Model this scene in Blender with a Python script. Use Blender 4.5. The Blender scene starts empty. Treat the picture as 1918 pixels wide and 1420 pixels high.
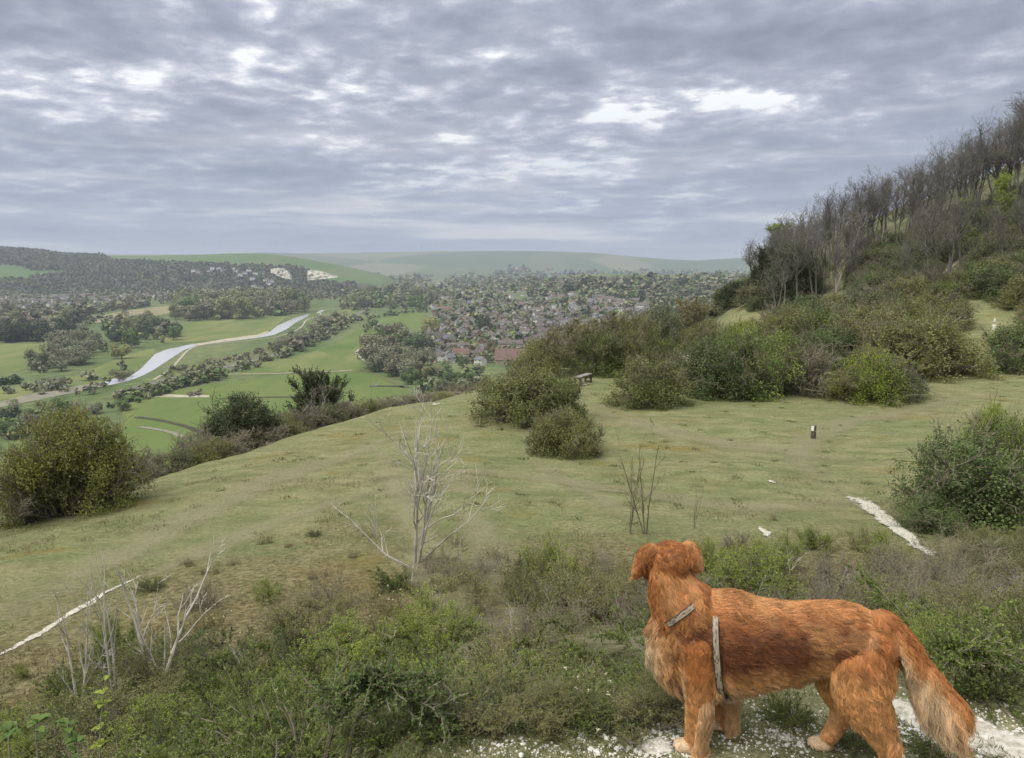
import bpy, math, random
import numpy as np
from mathutils import Vector, Matrix

R = math.radians
scene = bpy.context.scene
COL = scene.collection

# ------------------------------------------------------------------ camera
FPX = 1449.0            # focal length in photograph pixels (1918 wide)
PITCH = R(8.4)
cam_d = bpy.data.cameras.new('camera')
cam_d.sensor_width = 36.0
cam_d.lens = 36.0 * FPX / 1918.0
cam_d.clip_start = 0.05
cam_d.clip_end = 60000.0
cam = bpy.data.objects.new('camera', cam_d)
COL.objects.link(cam)
cam.location = (0, 0, 0)
cam.rotation_euler = (R(90) - PITCH, 0, 0)
scene.camera = cam

# ------------------------------------------------------------------ light
EXPOSURE = 1.65
SUN_EL, SUN_AZ = R(62), R(-128)        # azimuth measured from +Y towards +X: behind and to the left
SUN_STRENGTH = 1.5
vs = scene.view_settings
scene.display_settings.display_device = 'sRGB'
vs.view_transform = 'Standard'
vs.look = 'None'
vs.exposure = EXPOSURE
vs.gamma = 1.0
vs.use_curve_mapping = False

def node(nt, typ, ins=None, **props):
    n = nt.nodes.new(typ)
    for k, v in props.items():
        setattr(n, k, v)
    for k, v in (ins or {}).items():
        if isinstance(v, bpy.types.NodeSocket):
            nt.links.new(v, n.inputs[k])
        else:
            n.inputs[k].default_value = v
    return n

def mth(nt, op, a, b=0.0, c=0.0, clamp=False):
    n = node(nt, 'ShaderNodeMath', {0: a, 1: b, 2: c}, operation=op)
    n.use_clamp = clamp
    return n.outputs[0]

def noise(nt, vec, scale, detail=4.0, rough=0.55, dist=0.0):
    n = node(nt, 'ShaderNodeTexNoise', {'Vector': vec, 'Scale': scale, 'Detail': detail,
                                        'Roughness': rough, 'Distortion': dist})
    return n.outputs[0]

def ramp(nt, fac, stops):
    n = node(nt, 'ShaderNodeValToRGB', {0: fac})
    el = n.color_ramp.elements
    while len(el) < len(stops):
        el.new(0.5)
    for e, (p, c) in zip(el, stops):
        e.position = p
        e.color = (c, c, c, 1) if not hasattr(c, '__len__') else (*c[:3], 1)
    return n.outputs[0]

def mixc(nt, fac, a, b, blend='MIX'):
    n = node(nt, 'ShaderNodeMix', data_type='RGBA', blend_type=blend)
    for i, v in ((0, fac), (6, a), (7, b)):
        if isinstance(v, bpy.types.NodeSocket):
            nt.links.new(v, n.inputs[i])
        else:
            n.inputs[i].default_value = v if i == 0 else (*v[:3], 1)
    return n.outputs[2]

world = bpy.data.worlds.new('World')
scene.world = world
world.use_nodes = True
nt = world.node_tree
nt.nodes.clear()
skyt = node(nt, 'ShaderNodeTexSky')
skyt.sky_type = 'NISHITA'
skyt.sun_disc = False
skyt.sun_elevation = SUN_EL
skyt.sun_rotation = SUN_AZ
tc = node(nt, 'ShaderNodeTexCoord').outputs['Generated']
sep = node(nt, 'ShaderNodeSeparateXYZ', {0: tc})
zc = mth(nt, 'ADD', mth(nt, 'MAXIMUM', sep.outputs[2], 0.0), 0.125)
px = mth(nt, 'DIVIDE', sep.outputs[0], zc)
py = mth(nt, 'DIVIDE', sep.outputs[1], zc)
pl = node(nt, 'ShaderNodeCombineXYZ', {0: px, 1: py, 2: 0.0}).outputs[0]
# slow drift of the deck: rows of cells that run up to the right
rot = node(nt, 'ShaderNodeMapping', {0: pl, 1: (4.6, 2.4, 0.0), 2: (0, 0, R(24)), 3: (1.0, 1.0, 1.0)}).outputs[0]
n_big = noise(nt, rot, 0.50, 3.0, 0.5, 0.2)
n_mid = noise(nt, rot, 1.75, 7.0, 0.52, 0.15)
n_fin = noise(nt, rot, 7.0, 8.0, 0.62, 0.1)
s = mth(nt, 'ADD', mth(nt, 'MULTIPLY', n_big, 0.32),
        mth(nt, 'ADD', mth(nt, 'MULTIPLY', n_mid, 0.42), mth(nt, 'MULTIPLY', n_fin, 0.26)))
horiz = node(nt, 'ShaderNodeMapRange', {0: sep.outputs[2], 1: 0.02, 2: 0.2}).outputs[0]
cl = ramp(nt, s, [(0.38, (0.90, 1.02, 1.27)), (0.46, (1.13, 1.27, 1.55)), (0.515, (1.44, 1.58, 1.86)),
                  (0.555, (2.05, 2.18, 2.42)), (0.592, (3.3, 3.4, 3.35))])
n_band = noise(nt, node(nt, 'ShaderNodeMapping', {0: tc, 1: (0, 0, 0), 2: (0, R(4), 0), 3: (2.2, 2.2, 26.0)}).outputs[0], 1.5, 6.0, 0.55, 0.3)
band = ramp(nt, n_band, [(0.33, (1.08, 1.30, 1.68)), (0.53, (1.45, 1.68, 2.02)), (0.64, (2.3, 2.4, 2.5))])
clouds = mixc(nt, horiz, band, cl)
lav = noise(nt, tc, 1.3, 2.0)
clouds = mixc(nt, mth(nt, 'MULTIPLY', lav, 0.35), clouds, mixc(nt, 1.0, clouds, (1.0, 0.93, 1.07), 'MULTIPLY'))
gap = ramp(nt, s, [(0.60, 0.0), (0.68, 0.22)])
skyc = mixc(nt, gap, clouds, skyt.outputs[0])
# the cloud deck as the lens sees it, one strength for the whole sky
bg = node(nt, 'ShaderNodeBackground', {0: skyc, 1: 0.10})
wo = node(nt, 'ShaderNodeOutputWorld', {0: bg.outputs[0]})

sun_d = bpy.data.lights.new('sun', 'SUN')
sun_d.energy = SUN_STRENGTH
sun_d.angle = R(68)
sun_d.color = (1.0, 0.955, 0.89)
sun = bpy.data.objects.new('sun', sun_d)
COL.objects.link(sun)
sv = Vector((math.sin(SUN_AZ) * math.cos(SUN_EL), math.cos(SUN_AZ) * math.cos(SUN_EL), math.sin(SUN_EL)))
sun.rotation_euler = sv.to_track_quat('Z', 'Y').to_euler()
sun.location = (-20, -20, 40)

# ------------------------------------------------------------------ helpers
def tag(o, label=None, cat=None, group=None, kind=None):
    if label: o['label'] = label
    if cat: o['category'] = cat
    if group: o['group'] = group
    if kind: o['kind'] = kind
    return o

def mesh_np(name, V, T=None, Q=None, mats=(), midx=None, attrs=None, smooth=False):
    """V (n,3); T (m,3) triangles; Q (m,4) quads; attrs {name: per-vertex float or (n,4) colour}"""
    V = np.asarray(V, np.float32)
    parts, starts, c = [], [], 0
    for F, k in ((T, 3), (Q, 4)):
        if F is not None and len(F):
            F = np.asarray(F, np.int32)
            parts.append(F.ravel())
            starts.append(np.arange(len(F), dtype=np.int32) * k + c)
            c += len(F) * k
    loops = np.concatenate(parts); st = np.concatenate(starts)
    me = bpy.data.meshes.new(name)
    me.vertices.add(len(V)); me.vertices.foreach_set('co', V.ravel())
    me.loops.add(len(loops)); me.loops.foreach_set('vertex_index', loops)
    me.polygons.add(len(st)); me.polygons.foreach_set('loop_start', st)
    for m in mats: me.materials.append(m)
    if midx is not None: me.polygons.foreach_set('material_index', np.asarray(midx, np.int32))
    me.polygons.foreach_set('use_smooth', np.full(len(st), smooth, bool))
    for k, a in (attrs or {}).items():
        a = np.asarray(a, np.float32)
        if a.ndim == 1:
            at = me.attributes.new(k, 'FLOAT', 'POINT'); at.data.foreach_set('value', a)
        else:
            at = me.attributes.new(k, 'FLOAT_COLOR', 'POINT'); at.data.foreach_set('color', a.ravel())
    me.update(calc_edges=True)
    return me

def link(name, me, parent=None):
    o = bpy.data.objects.new(name, me)
    COL.objects.link(o)
    if parent: o.parent = parent
    return o

class Geo:
    """collects triangles and quads with material slot and tint, then makes ONE mesh"""
    def __init__(s): s.V, s.T, s.Q, s.mt, s.mq, s.t, s.n = [], [], [], [], [], [], 0
    def add(s, V, T=None, Q=None, m=0, tint=0.5):
        V = np.asarray(V, float).reshape(-1, 3)
        if T is not None and len(T):
            s.T.append(np.asarray(T) + s.n); s.mt.append(np.full(len(T), m))
        if Q is not None and len(Q):
            s.Q.append(np.asarray(Q) + s.n); s.mq.append(np.full(len(Q), m))
        s.V.append(V); s.t.append(np.broadcast_to(np.asarray(tint, float), (len(V),)))
        s.n += len(V); return s
    def box(s, c, d, rz=0.0, m=0, tint=0.5, tilt=None):
        p = np.array([[x, y, z] for z in (-.5, .5) for y in (-.5, .5) for x in (-.5, .5)]) * np.array(d)
        if tilt is not None: p = p @ np.array(tilt).T
        cs, sn = math.cos(rz), math.sin(rz)
        p = p @ np.array([[cs, sn, 0], [-sn, cs, 0], [0, 0, 1]]) + np.array(c)
        return s.add(p, Q=[[0, 2, 3, 1], [4, 5, 7, 6], [0, 1, 5, 4], [2, 6, 7, 3], [0, 4, 6, 2], [1, 3, 7, 5]], m=m, tint=tint)
    def mesh(s, name, mats, smooth=False):
        T = np.concatenate(s.T) if s.T else None
        Q = np.concatenate(s.Q) if s.Q else None
        return mesh_np(name, np.concatenate(s.V), T, Q, mats, np.concatenate(s.mt + s.mq), {'tint': np.concatenate(s.t)}, smooth)
    def build(s, name, mats, parent=None, smooth=False):
        return link(name, s.mesh(name, mats, smooth), parent)

def nrm(v): return v / np.maximum(np.linalg.norm(v, axis=-1, keepdims=True), 1e-9)

def tubes(P, rad, sides=5):
    """P (n,k,3), rad (n,k) -> V, Q"""
    n, k, _ = P.shape
    tan = nrm(np.gradient(P, axis=1))
    ref = np.where(np.abs(tan[..., 2:3]) > 0.9, np.array([1., 0, 0]), np.array([0, 0, 1.]))
    a = nrm(np.cross(tan, ref)); b = np.cross(tan, a)
    an = np.arange(sides) * 2 * math.pi / sides
    V = P[:, :, None] + rad[:, :, None, None] * (a[:, :, None] * np.cos(an)[None, None, :, None] + b[:, :, None] * np.sin(an)[None, None, :, None])
    i = np.arange(n * k * sides).reshape(n, k, sides)
    j = np.roll(i, -1, axis=2)
    Q = np.stack([i[:, :-1], j[:, :-1], j[:, 1:], i[:, 1:]], -1).reshape(-1, 4)
    return V.reshape(-1, 3), Q

def leaves(c, d, nor, L, Wd, fold=0.0):
    """diamond leaves: c base, d direction, nor normal"""
    s = nrm(np.cross(d, nor))
    L = np.asarray(L)[:, None]; Wd = np.asarray(Wd)[:, None]
    mid = c + d * L * .5
    V = np.stack([c, mid + s * Wd * .5 + nor * fold * Wd, c + d * L, mid - s * Wd * .5 + nor * fold * Wd], 1)
    Q = np.arange(len(c) * 4).reshape(-1, 4)
    return V.reshape(-1, 3), Q

def unit(rng, n):
    return nrm(rng.normal(size=(n, 3)))

def grow(rng, p0, d0, L, k, wob=.2, up=0.0):
    n = len(p0); P = np.zeros((n, k, 3)); P[:, 0] = p0; d = nrm(np.array(d0, float)); st = np.broadcast_to(np.asarray(L, float), (n,)) / (k - 1)
    for i in range(1, k):
        d = d + rng.normal(0, wob, (n, 3)); d[:, 2] += up; d = nrm(d)
        P[:, i] = P[:, i - 1] + d * st[:, None]
    return P

def spawn(rng, P, rad, n, t0, t1, s0, s1):
    k = P.shape[1]
    L = np.linalg.norm(np.diff(P, axis=1), axis=2).sum(1)
    idx = rng.choice(len(P), n, p=L / L.sum())
    t = rng.uniform(t0, t1, n); f = t * (k - 1); i = np.minimum(f.astype(int), k - 2); fr = (f - i)[:, None]
    a, b = P[idx, i], P[idx, i + 1]
    p = a + (b - a) * fr; tan = nrm(b - a)
    v = rng.normal(size=(n, 3)); v = nrm(v - tan * (v * tan).sum(1)[:, None])
    sp = rng.uniform(s0, s1, n)[:, None]
    d = tan * np.cos(sp) + v * np.sin(sp)
    r = rad[idx, i] * (1 - fr[:, 0]) + rad[idx, i + 1] * fr[:, 0]
    return p, d, r, t

# ------------------------------------------------------------------ from photograph directions to places
def raydir(u, v):
    t = (710.0 - v) / FPX
    return np.array([(u - 959.0) / FPX, math.cos(PITCH) + t * math.sin(PITCH), -math.sin(PITCH) + t * math.cos(PITCH)])
def PY(u, v, Y): d = raydir(u, v); return d * (Y / d[1])
def PZ(u, v, z): d = raydir(u, v); return d * (z / d[2])
def proj(p):
    p = np.atleast_2d(p); f = p[:, 1] * math.cos(PITCH) - p[:, 2] * math.sin(PITCH); up = p[:, 1] * math.sin(PITCH) + p[:, 2] * math.cos(PITCH)
    return np.stack([959 + FPX * p[:, 0] / f, 710 - FPX * up / f], 1)

def S(a, b, x):
    t = np.clip((x - a) / (b - a), 0, 1); return t * t * (3 - 2 * t)

def vnoise(x, y, sc, seed=0):
    x = np.asarray(x, float) / sc + seed * 17.31; y = np.asarray(y, float) / sc + seed * 5.77
    xi, yi = np.floor(x), np.floor(y); fx, fy = x - xi, y - yi
    fx = fx * fx * (3 - 2 * fx); fy = fy * fy * (3 - 2 * fy)
    def h(a, b):
        s = np.sin(a * 127.1 + b * 311.7 + seed * 74.7) * 43758.5453
        return s - np.floor(s)
    return (h(xi, yi) * (1 - fx) + h(xi + 1, yi) * fx) * (1 - fy) + (h(xi, yi + 1) * (1 - fx) + h(xi + 1, yi + 1) * fx) * fy - .5

# ------------------------------------------------------------------ terrain
EDGE = np.array([(-46, -70), (-27, -20), (-20.5, 0), (-17, 11), (-13.6, 19.4), (-11.6, 23.6), (-9.2, 28), (-7.4, 31.2), (-5.1, 35.2), (-2.6, 38.2), (0.2, 43),
                 (3.2, 49), (8, 55), (15, 64), (24, 82), (33, 108), (40, 132), (70, 165), (160, 200), (400, 260), (400, -200), (-46, -200)], float)
ZV = -90.0
def edge_dist(x, y):
    """signed distance to the rim of the spur, positive outside"""
    x = np.asarray(x, float); y = np.asarray(y, float)
    d2 = np.full(x.shape, 1e18); ins = np.zeros(x.shape, bool)
    for (x0, y0), (x1, y1) in zip(EDGE, np.roll(EDGE, -1, axis=0)):
        ex, ey = x1 - x0, y1 - y0
        t = np.clip(((x - x0) * ex + (y - y0) * ey) / (ex * ex + ey * ey), 0, 1)
        d2 = np.minimum(d2, (x - x0 - t * ex) ** 2 + (y - y0 - t * ey) ** 2)
        c = ((y0 <= y) != (y1 <= y))
        xx = x0 + (y - y0) / (ey if ey != 0 else 1e-9) * ex
        ins ^= c & (x < xx)
    d = np.sqrt(d2)
    return np.where(ins, -d, d)
def knoll_d(x, y):
    yf = 2.72 + .42 * S(.45, 1.3, x) ; xl = -.28
    k = np.sqrt(np.maximum(y - yf, 0) ** 2 + np.maximum(xl - x, 0) ** 2)
    return np.sqrt(k * k + .04) - .2
def valley_z(x, y):
    a = x / np.maximum(y, 1.0)
    return ZV + 52 * S(950, 2600, y) * S(-.04, .10, a) * (1 - S(3200, 4600, y))
def terr(x, y, d=None):
    x = np.asarray(x, float); y = np.asarray(y, float)
    if d is None: d = edge_dist(x, y)
    kd = knoll_d(x, y)
    z = -6.5 + 4.75 * np.exp(-kd / 5.5)
    w = S(0.5, 5, kd)
    z = z + w * (.36 * vnoise(x, y, 6.5, 1) + .20 * vnoise(x, y, 2.3, 2)) + (.02 + .03 * w) * vnoise(x, y, .45, 3)
    z = z - .35 * S(-7, -13, x) * S(8, 25, y) 
    q = x - 27
    rise = np.minimum(.335 * (.5 * (q + np.sqrt(q * q + 30))), 55) * S(40, 112, y)
    z = z + rise
    dp = np.maximum(d + 1.0, 0)
    z = z - .62 * (np.sqrt(dp * dp + 16) - 4) - .0
    zv = valley_z(x, y)
    k = 9.0
    h = np.clip(.5 + .5 * (z - zv) / k, 0, 1)
    return zv * (1 - h) + z * h + k * h * (1 - h) * ((np.abs(z - zv) < k))
def hit(u, v, s0=1.2, s1=9000, n=2500):
    d = raydir(u, v); s = np.geomspace(s0, s1, n); p = d[None] * s[:, None]
    b = p[:, 2] - terr(p[:, 0], p[:, 1])
    i = int(np.argmax(b < 0))
    if b[i] >= 0 or i == 0: return None
    f = b[i - 1] / (b[i - 1] - b[i]); return p[i - 1] + (p[i] - p[i - 1]) * f
def tz(x, y): return float(terr(np.array([x]), np.array([y]))[0])
# ------------------------------------------------------------------ materials
def new_mat(name):
    m = bpy.data.materials.new(name); m.use_nodes = True
    nt = m.node_tree; nt.nodes.clear()
    return m, nt
def finish(nt, shader):
    node(nt, 'ShaderNodeOutputMaterial', {0: shader})
def pos(nt): return node(nt, 'ShaderNodeTexCoord').outputs['Object']
def wpos(nt): return node(nt, 'ShaderNodeNewGeometry').outputs['Position']
def attr(nt, name, out='Fac'): return node(nt, 'ShaderNodeAttribute', attribute_name=name).outputs[out]

def foliage(name, dark, light, trans=.25, rnd=.35, hue=None):
    """leaf material: colour runs dark..light over the tint attribute, each plant a little different"""
    m, nt = new_mat(name)
    t = attr(nt, 'tint')
    c = mixc(nt, t, dark, light)
    ri = node(nt, 'ShaderNodeObjectInfo').outputs['Random']
    if hue is not None:
        c = mixc(nt, mth(nt, 'MULTIPLY', ri, .6), c, hue)
    val = mth(nt, 'ADD', mth(nt, 'MULTIPLY', ri, rnd), 1 - rnd * .5)
    hsv = node(nt, 'ShaderNodeHueSaturation', {'Hue': .5, 'Saturation': 1.0, 'Value': val, 'Color': c}).outputs[0]
    df = node(nt, 'ShaderNodeBsdfPrincipled', {'Base Color': hsv, 'Roughness': .62, 'Specular IOR Level': .25}).outputs[0]
    tr = node(nt, 'ShaderNodeBsdfTranslucent', {0: hsv}).outputs[0]
    finish(nt, node(nt, 'ShaderNodeMixShader', {0: trans, 1: df, 2: tr}).outputs[0])
    return m

def rough_mat(name, a, b, scale=6.0, rough=.85, bump=0.0, det=5.0, c=None, spec=.3, stretch=(1, 1, 1)):
    m, nt = new_mat(name)
    p = node(nt, 'ShaderNodeMapping', {0: pos(nt), 3: stretch}).outputs[0]
    n = noise(nt, p, scale, det, .6)
    col = ramp(nt, n, [(.35, a), (.65, b)] if c is None else [(.32, a), (.5, b), (.68, c)])
    ins = {'Base Color': col, 'Roughness': rough, 'Specular IOR Level': spec}
    if bump:
        ins['Normal'] = node(nt, 'ShaderNodeBump', {'Strength': .6, 'Distance': bump, 'Height': n}).outputs[0]
    finish(nt, node(nt, 'ShaderNodeBsdfPrincipled', ins).outputs[0])
    return m

def ground_mat():
    m, nt = new_mat('downland_turf')
    p = wpos(nt); z = node(nt, 'ShaderNodeSeparateColor', {0: attr(nt, 'zone', 'Color')})
    slope, valley, bank = z.outputs[0], z.outputs[1], z.outputs[2]
    flat = node(nt, 'ShaderNodeMapping', {0: p, 2: (0, 0, R(-20)), 3: (1, 1.9, 1)}).outputs[0]
    nb = noise(nt, flat, .16, 4, .6, .4); nm = noise(nt, flat, .75, 6, .68, .3); nf = noise(nt, p, 9, 6, .75); nff = noise(nt, p, 60, 3, .7)
    green = mixc(nt, ramp(nt, nm, [(.36, 0), (.64, 1)]), (.150, .170, .070), (.225, .235, .112))
    tan = mixc(nt, ramp(nt, nm, [(.38, 0), (.64, 1)]), (.200, .180, .085), (.290, .265, .145))
    k = mth(nt, 'ADD', mth(nt, 'MULTIPLY', nb, .75), mth(nt, 'MULTIPLY', nm, .25))
    c = mixc(nt, ramp(nt, k, [(.44, 0), (.70, .9)]), green, tan)
    moss = noise(nt, p, .42, 5, .6, .5)
    c = mixc(nt, mth(nt, 'MULTIPLY', ramp(nt, moss, [(.60, 0), (.68, 1)]), .55), c, (.215, .165, .045))
    # worn bank: straw, orange moss and bare brown earth
    straw = mixc(nt, ramp(nt, nf, [(.36, 0), (.62, 1)]), (.10, .085, .035), (.235, .205, .105))
    straw = mixc(nt, mth(nt, 'MULTIPLY', ramp(nt, moss, [(.52, 0), (.66, 1)]), .6), straw, (.17, .125, .04))
    c = mixc(nt, mth(nt, 'MULTIPLY', bank, ramp(nt, mth(nt, 'ADD', nm, mth(nt, 'MULTIPLY', bank, .3)), [(.48, 0), (.68, 1)])), c, straw)
    fl = ramp(nt, nf, [(.30, .62), (.5, 1.0), (.72, 1.28)])
    fl2 = ramp(nt, nff, [(.28, .60), (.5, 1.0), (.72, 1.35)])
    c = mixc(nt, 1.0, c, fl, 'MULTIPLY'); c = mixc(nt, .8, c, fl2, 'MULTIPLY')
    # scrub covered scarp and the valley pasture
    ns = noise(nt, p, .12, 6, .6); nv = noise(nt, node(nt, 'ShaderNodeMapping', {0: p, 3: (1, .35, 1)}).outputs[0], .012, 8, .62, .5); nv2 = noise(nt, p, .09, 5, .6)
    sc = mixc(nt, ramp(nt, ns, [(.35, 0), (.65, 1)]), (.035, .05, .02), (.13, .12, .065))
    va = mixc(nt, ramp(nt, nv, [(.38, 0), (.62, 1)]), (.088, .132, .045), (.150, .172, .075))
    va = mixc(nt, 1.0, va, ramp(nt, nv2, [(.3, .7), (.6, 1.12)]), 'MULTIPLY')
    kn = z.outputs[3] if False else attr(nt, 'knoll'); dry = mixc(nt, ramp(nt, nf, [(.36, 0), (.60, 1)]), (.135, .140, .060), (.30, .28, .165)); c = mixc(nt, mth(nt, 'MULTIPLY', kn, .8), c, mixc(nt, 1.0, dry, fl2, 'MULTIPLY'))
    c = mixc(nt, slope, c, sc); c = mixc(nt, valley, c, va)
    h = mth(nt, 'ADD', mth(nt, 'MULTIPLY', nf, .6), mth(nt, 'MULTIPLY', nff, .25))
    b = node(nt, 'ShaderNodeBump', {'Strength': .75, 'Distance': .10, 'Height': h}).outputs[0]
    b = node(nt, 'ShaderNodeBump', {'Strength': .5, 'Distance': .35, 'Height': nm, 'Normal': b}).outputs[0]
    finish(nt, node(nt, 'ShaderNodeBsdfPrincipled', {'Base Color': c, 'Roughness': .95, 'Specular IOR Level': .1, 'Normal': b}).outputs[0])
    return m
M = {}
M['turf'] = ground_mat()

# ------------------------------------------------------------------ the ground sheet, split into named pieces
def build_ground():
    th = np.concatenate([np.arange(-42, 42.01, .2), np.arange(44, 317, 3.0)]) * math.pi / 180
    r = [0.25]
    while r[-1] < 15000: r.append(r[-1] * (1.024 if r[-1] < 140 else 1.06))
    r = np.array(r)
    T, Rr = np.meshgrid(th, r)
    X, Y = Rr * np.sin(T), Rr * np.cos(T)
    nr, n = X.shape
    d = np.concatenate([edge_dist(X[i:i + 40].ravel(), Y[i:i + 40].ravel()) for i in range(0, nr, 40)]).reshape(X.shape)
    Z = terr(X, Y, d)
    V = np.stack([X, Y, Z], -1).reshape(-1, 3)
    V = np.concatenate([V, [[0, 0, tz(0, 0)]]])
    i = np.arange(nr * n).reshape(nr, n); j = np.roll(i, -1, axis=1)
    Q = np.stack([i[:-1], i[1:], j[1:], j[:-1]], -1).reshape(-1, 4)
    cap = np.stack([np.full(n, nr * n), i[0], j[0]], 1)
    df = d.ravel()[Q].mean(1); zf = Z.ravel()[Q].mean(1); xf = X.ravel()[Q].mean(1); yf = Y.ravel()[Q].mean(1)
    slope = S(1.5, 6, d.ravel() + 2.2 * vnoise(X.ravel(), Y.ravel(), 3.5, 8)) 
    rel = S(2.5, 7, .335 * (.5 * ((X - 27) + np.sqrt((X - 27) ** 2 + 30))).ravel() * S(40, 112, Y).ravel())
    slope = np.maximum(slope, rel * .85)
    zvv = valley_z(X, Y).ravel()
    val = S(9, 1.5, Z.ravel() - zvv) * (d.ravel() > 20)
    kd = knoll_d(X, Y).ravel()
    bank = S(.2, 2, kd) * S(17, 10, kd + 2.5 * vnoise(X.ravel(), Y.ravel(), 3, 4)) * (d.ravel() < 3)
    zone = np.stack([slope, val, bank, np.ones_like(bank)], 1); zone = np.concatenate([zone, [[0, 0, 0, 1]]]); kno = np.append(S(.5, .0, kd), 1.0)
    def piece(name, mask, label, tri=None):
        q = Q[mask]; t = tri
        used = np.unique(np.concatenate([q.ravel()] + ([t.ravel()] if t is not None else [])))
        mp = np.zeros(len(V), np.int64); mp[used] = np.arange(len(used))
        me = mesh_np(name, V[used], mp[t] if t is not None else None, mp[q], [M['turf']], attrs={'zone': zone[used], 'knoll': kno[used]}, smooth=True)
        tag(link(name, me), label, None, None, 'structure')
    is_val = (df > 25) & (zf < -60)
    is_hill = (df <= 25) & (xf > 22) & (yf > 62)
    is_scarp = (df > 2.5) & ~is_val & ~is_hill
    top = ~(is_val | is_hill | is_scarp)
    piece('meadow', top, 'short dry downland turf on the spur in front of the dog', cap)
    piece('wooded_hillside', is_hill, 'steep hillside under the bare wood on the right')
    piece('scarp', is_scarp, 'steep scrubby slope falling from the meadow rim')
    piece('valley_floor', is_val, 'flat green valley floor with pastures and the town')
build_ground()

# ------------------------------------------------------------------ far hills
def hill_mat(name, a, b, c, sc, wood=None):
    m, nt = new_mat(name); p = wpos(nt)
    vo = node(nt, 'ShaderNodeTexVoronoi', {'Vector': node(nt, 'ShaderNodeMapping', {0: p, 3: (1, .55, 0)}).outputs[0], 'Scale': sc, 'Randomness': .9})
    f = node(nt, 'ShaderNodeSeparateColor', {0: vo.outputs['Color']}).outputs[0]
    n = noise(nt, p, sc * 2.5, 6, .6)
    col = ramp(nt, f, [(.0, a), (.42, a), (.46, b), (.74, b), (.78, c)])
    col = mixc(nt, .5, col, mixc(nt, ramp(nt, n, [(.35, 0), (.65, 1)]), a, b))
    if wood:
        w = attr(nt, 'wood'); col = mixc(nt, w, col, wood)
    finish(nt, node(nt, 'ShaderNodeBsdfPrincipled', {'Base Color': col, 'Roughness': .95, 'Specular IOR Level': .1}).outputs[0])
    return m
M['left_hill'] = hill_mat('left_hill_grass', (.085, .145, .05), (.10, .155, .055), (.13, .155, .07), .0035, (.085, .095, .062))
M['downs'] = hill_mat('downs_fields', (.06, .115, .05), (.12, .135, .06), (.235, .22, .135), .0019)

def in_poly(u, v, poly):
    ins = np.zeros(np.shape(u), bool)
    for (x0, y0), (x1, y1) in zip(poly, poly[1:] + poly[:1]):
        c = (y0 <= v) != (y1 <= v)
        ins ^= c & (u < x0 + (v - y0) / ((y1 - y0) or 1e-9) * (x1 - x0))
    return ins

LH_A = [-1.6, -.75, -.662, -.60, -.572, -.53, -.46, -.40, -.36, -.335, -.30, -.27, -.235, -.20, -.165, -.12]
LH_V = [456, 460, 466, 472, 478, 479, 479, 477.5, 475.5, 475, 478, 484, 493, 503, 515, 545]
def left_hill_z(x, y):
    a = x / y
    top = (496 - np.interp(a, LH_A, LH_V)) / FPX * 3500
    r = S(2380, 3520, y - 160 * vnoise(a * 3000, y, 420, 5))
    f = np.where(y > 3500, 1 - .6 * S(3500, 5200, y), 1)
    return -97 + (top + 97) * (.28 * S(2380, 2720, y) + .72 * r) * f + 6 * vnoise(x, y, 260, 6) * S(2380, 2700, y) * (1 - S(3000, 3500, y))
def far_z(x, y):
    a = x / y
    FA = [-1.2, -.8, -.345, -.325, -.27, -.18, -.10, -.03, .03, .10, .153, .20, .235, .30, .36, .6, 1.0]
    FV = [476, 478, 476, 472, 474.5, 472.5, 470.5, 470, 470.5, 474, 481, 486, 488, 482, 479, 476, 480]
    top = (496 - np.interp(a, FA, FV)) / FPX * 8200
    r = S(5600, 8300, y + 700 * vnoise(x, y, 1500, 7))
    return -92 + (top + 92) * r * np.where(y > 8300, 1 - .4 * S(8300, 11000, y), 1) + 30 * vnoise(x, y, 900, 9) * r * (1 - S(7600, 8200, y))
def hill(name, fn, ya, yb, ny, aa, ab, na, mat, label, wood=None):
    A, Y = np.meshgrid(np.linspace(aa, ab, na), np.linspace(ya, yb, ny))
    X = A * Y; Z = fn(X, Y)
    V = np.stack([X, Y, Z], -1).reshape(-1, 3)
    i = np.arange(na * ny).reshape(ny, na)
    Q = np.stack([i[:-1, :-1], i[:-1, 1:], i[1:, 1:], i[1:, :-1]], -1).reshape(-1, 4)
    at = {}
    if wood is not None:
        uv = proj(V); at['wood'] = wood(uv[:, 0], uv[:, 1]).astype(float)
    tag(link(name, mesh_np(name, V, None, Q, [mat], attrs=at, smooth=True)), label, None, None, 'structure')
W_POLY = [(-900, 440), (60, 463), (150, 472), (190, 478), (215, 488), (330, 492), (420, 496), (500, 499), (545, 500), (576, 503), (586, 526), (690, 531), (740, 545), (760, 560), (-900, 560)]
W_HOLE = [(-900, 498), (30, 497), (60, 507), (150, 510), (150, 513), (70, 516), (40, 523), (-900, 524)]
def is_wood(u, v):
    return in_poly(u, v, W_POLY) & ~in_poly(u, v, W_HOLE)
hill('left_hill', left_hill_z, 2300, 5200, 140, -1.6, -.12, 440, M['left_hill'], 'long wooded and grassy hill across the valley on the left', is_wood)
hill('distant_downs', far_z, 5300, 11000, 90, -1.2, 1.0, 360, M['downs'], 'hazy distant chalk downs along the horizon')

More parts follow.
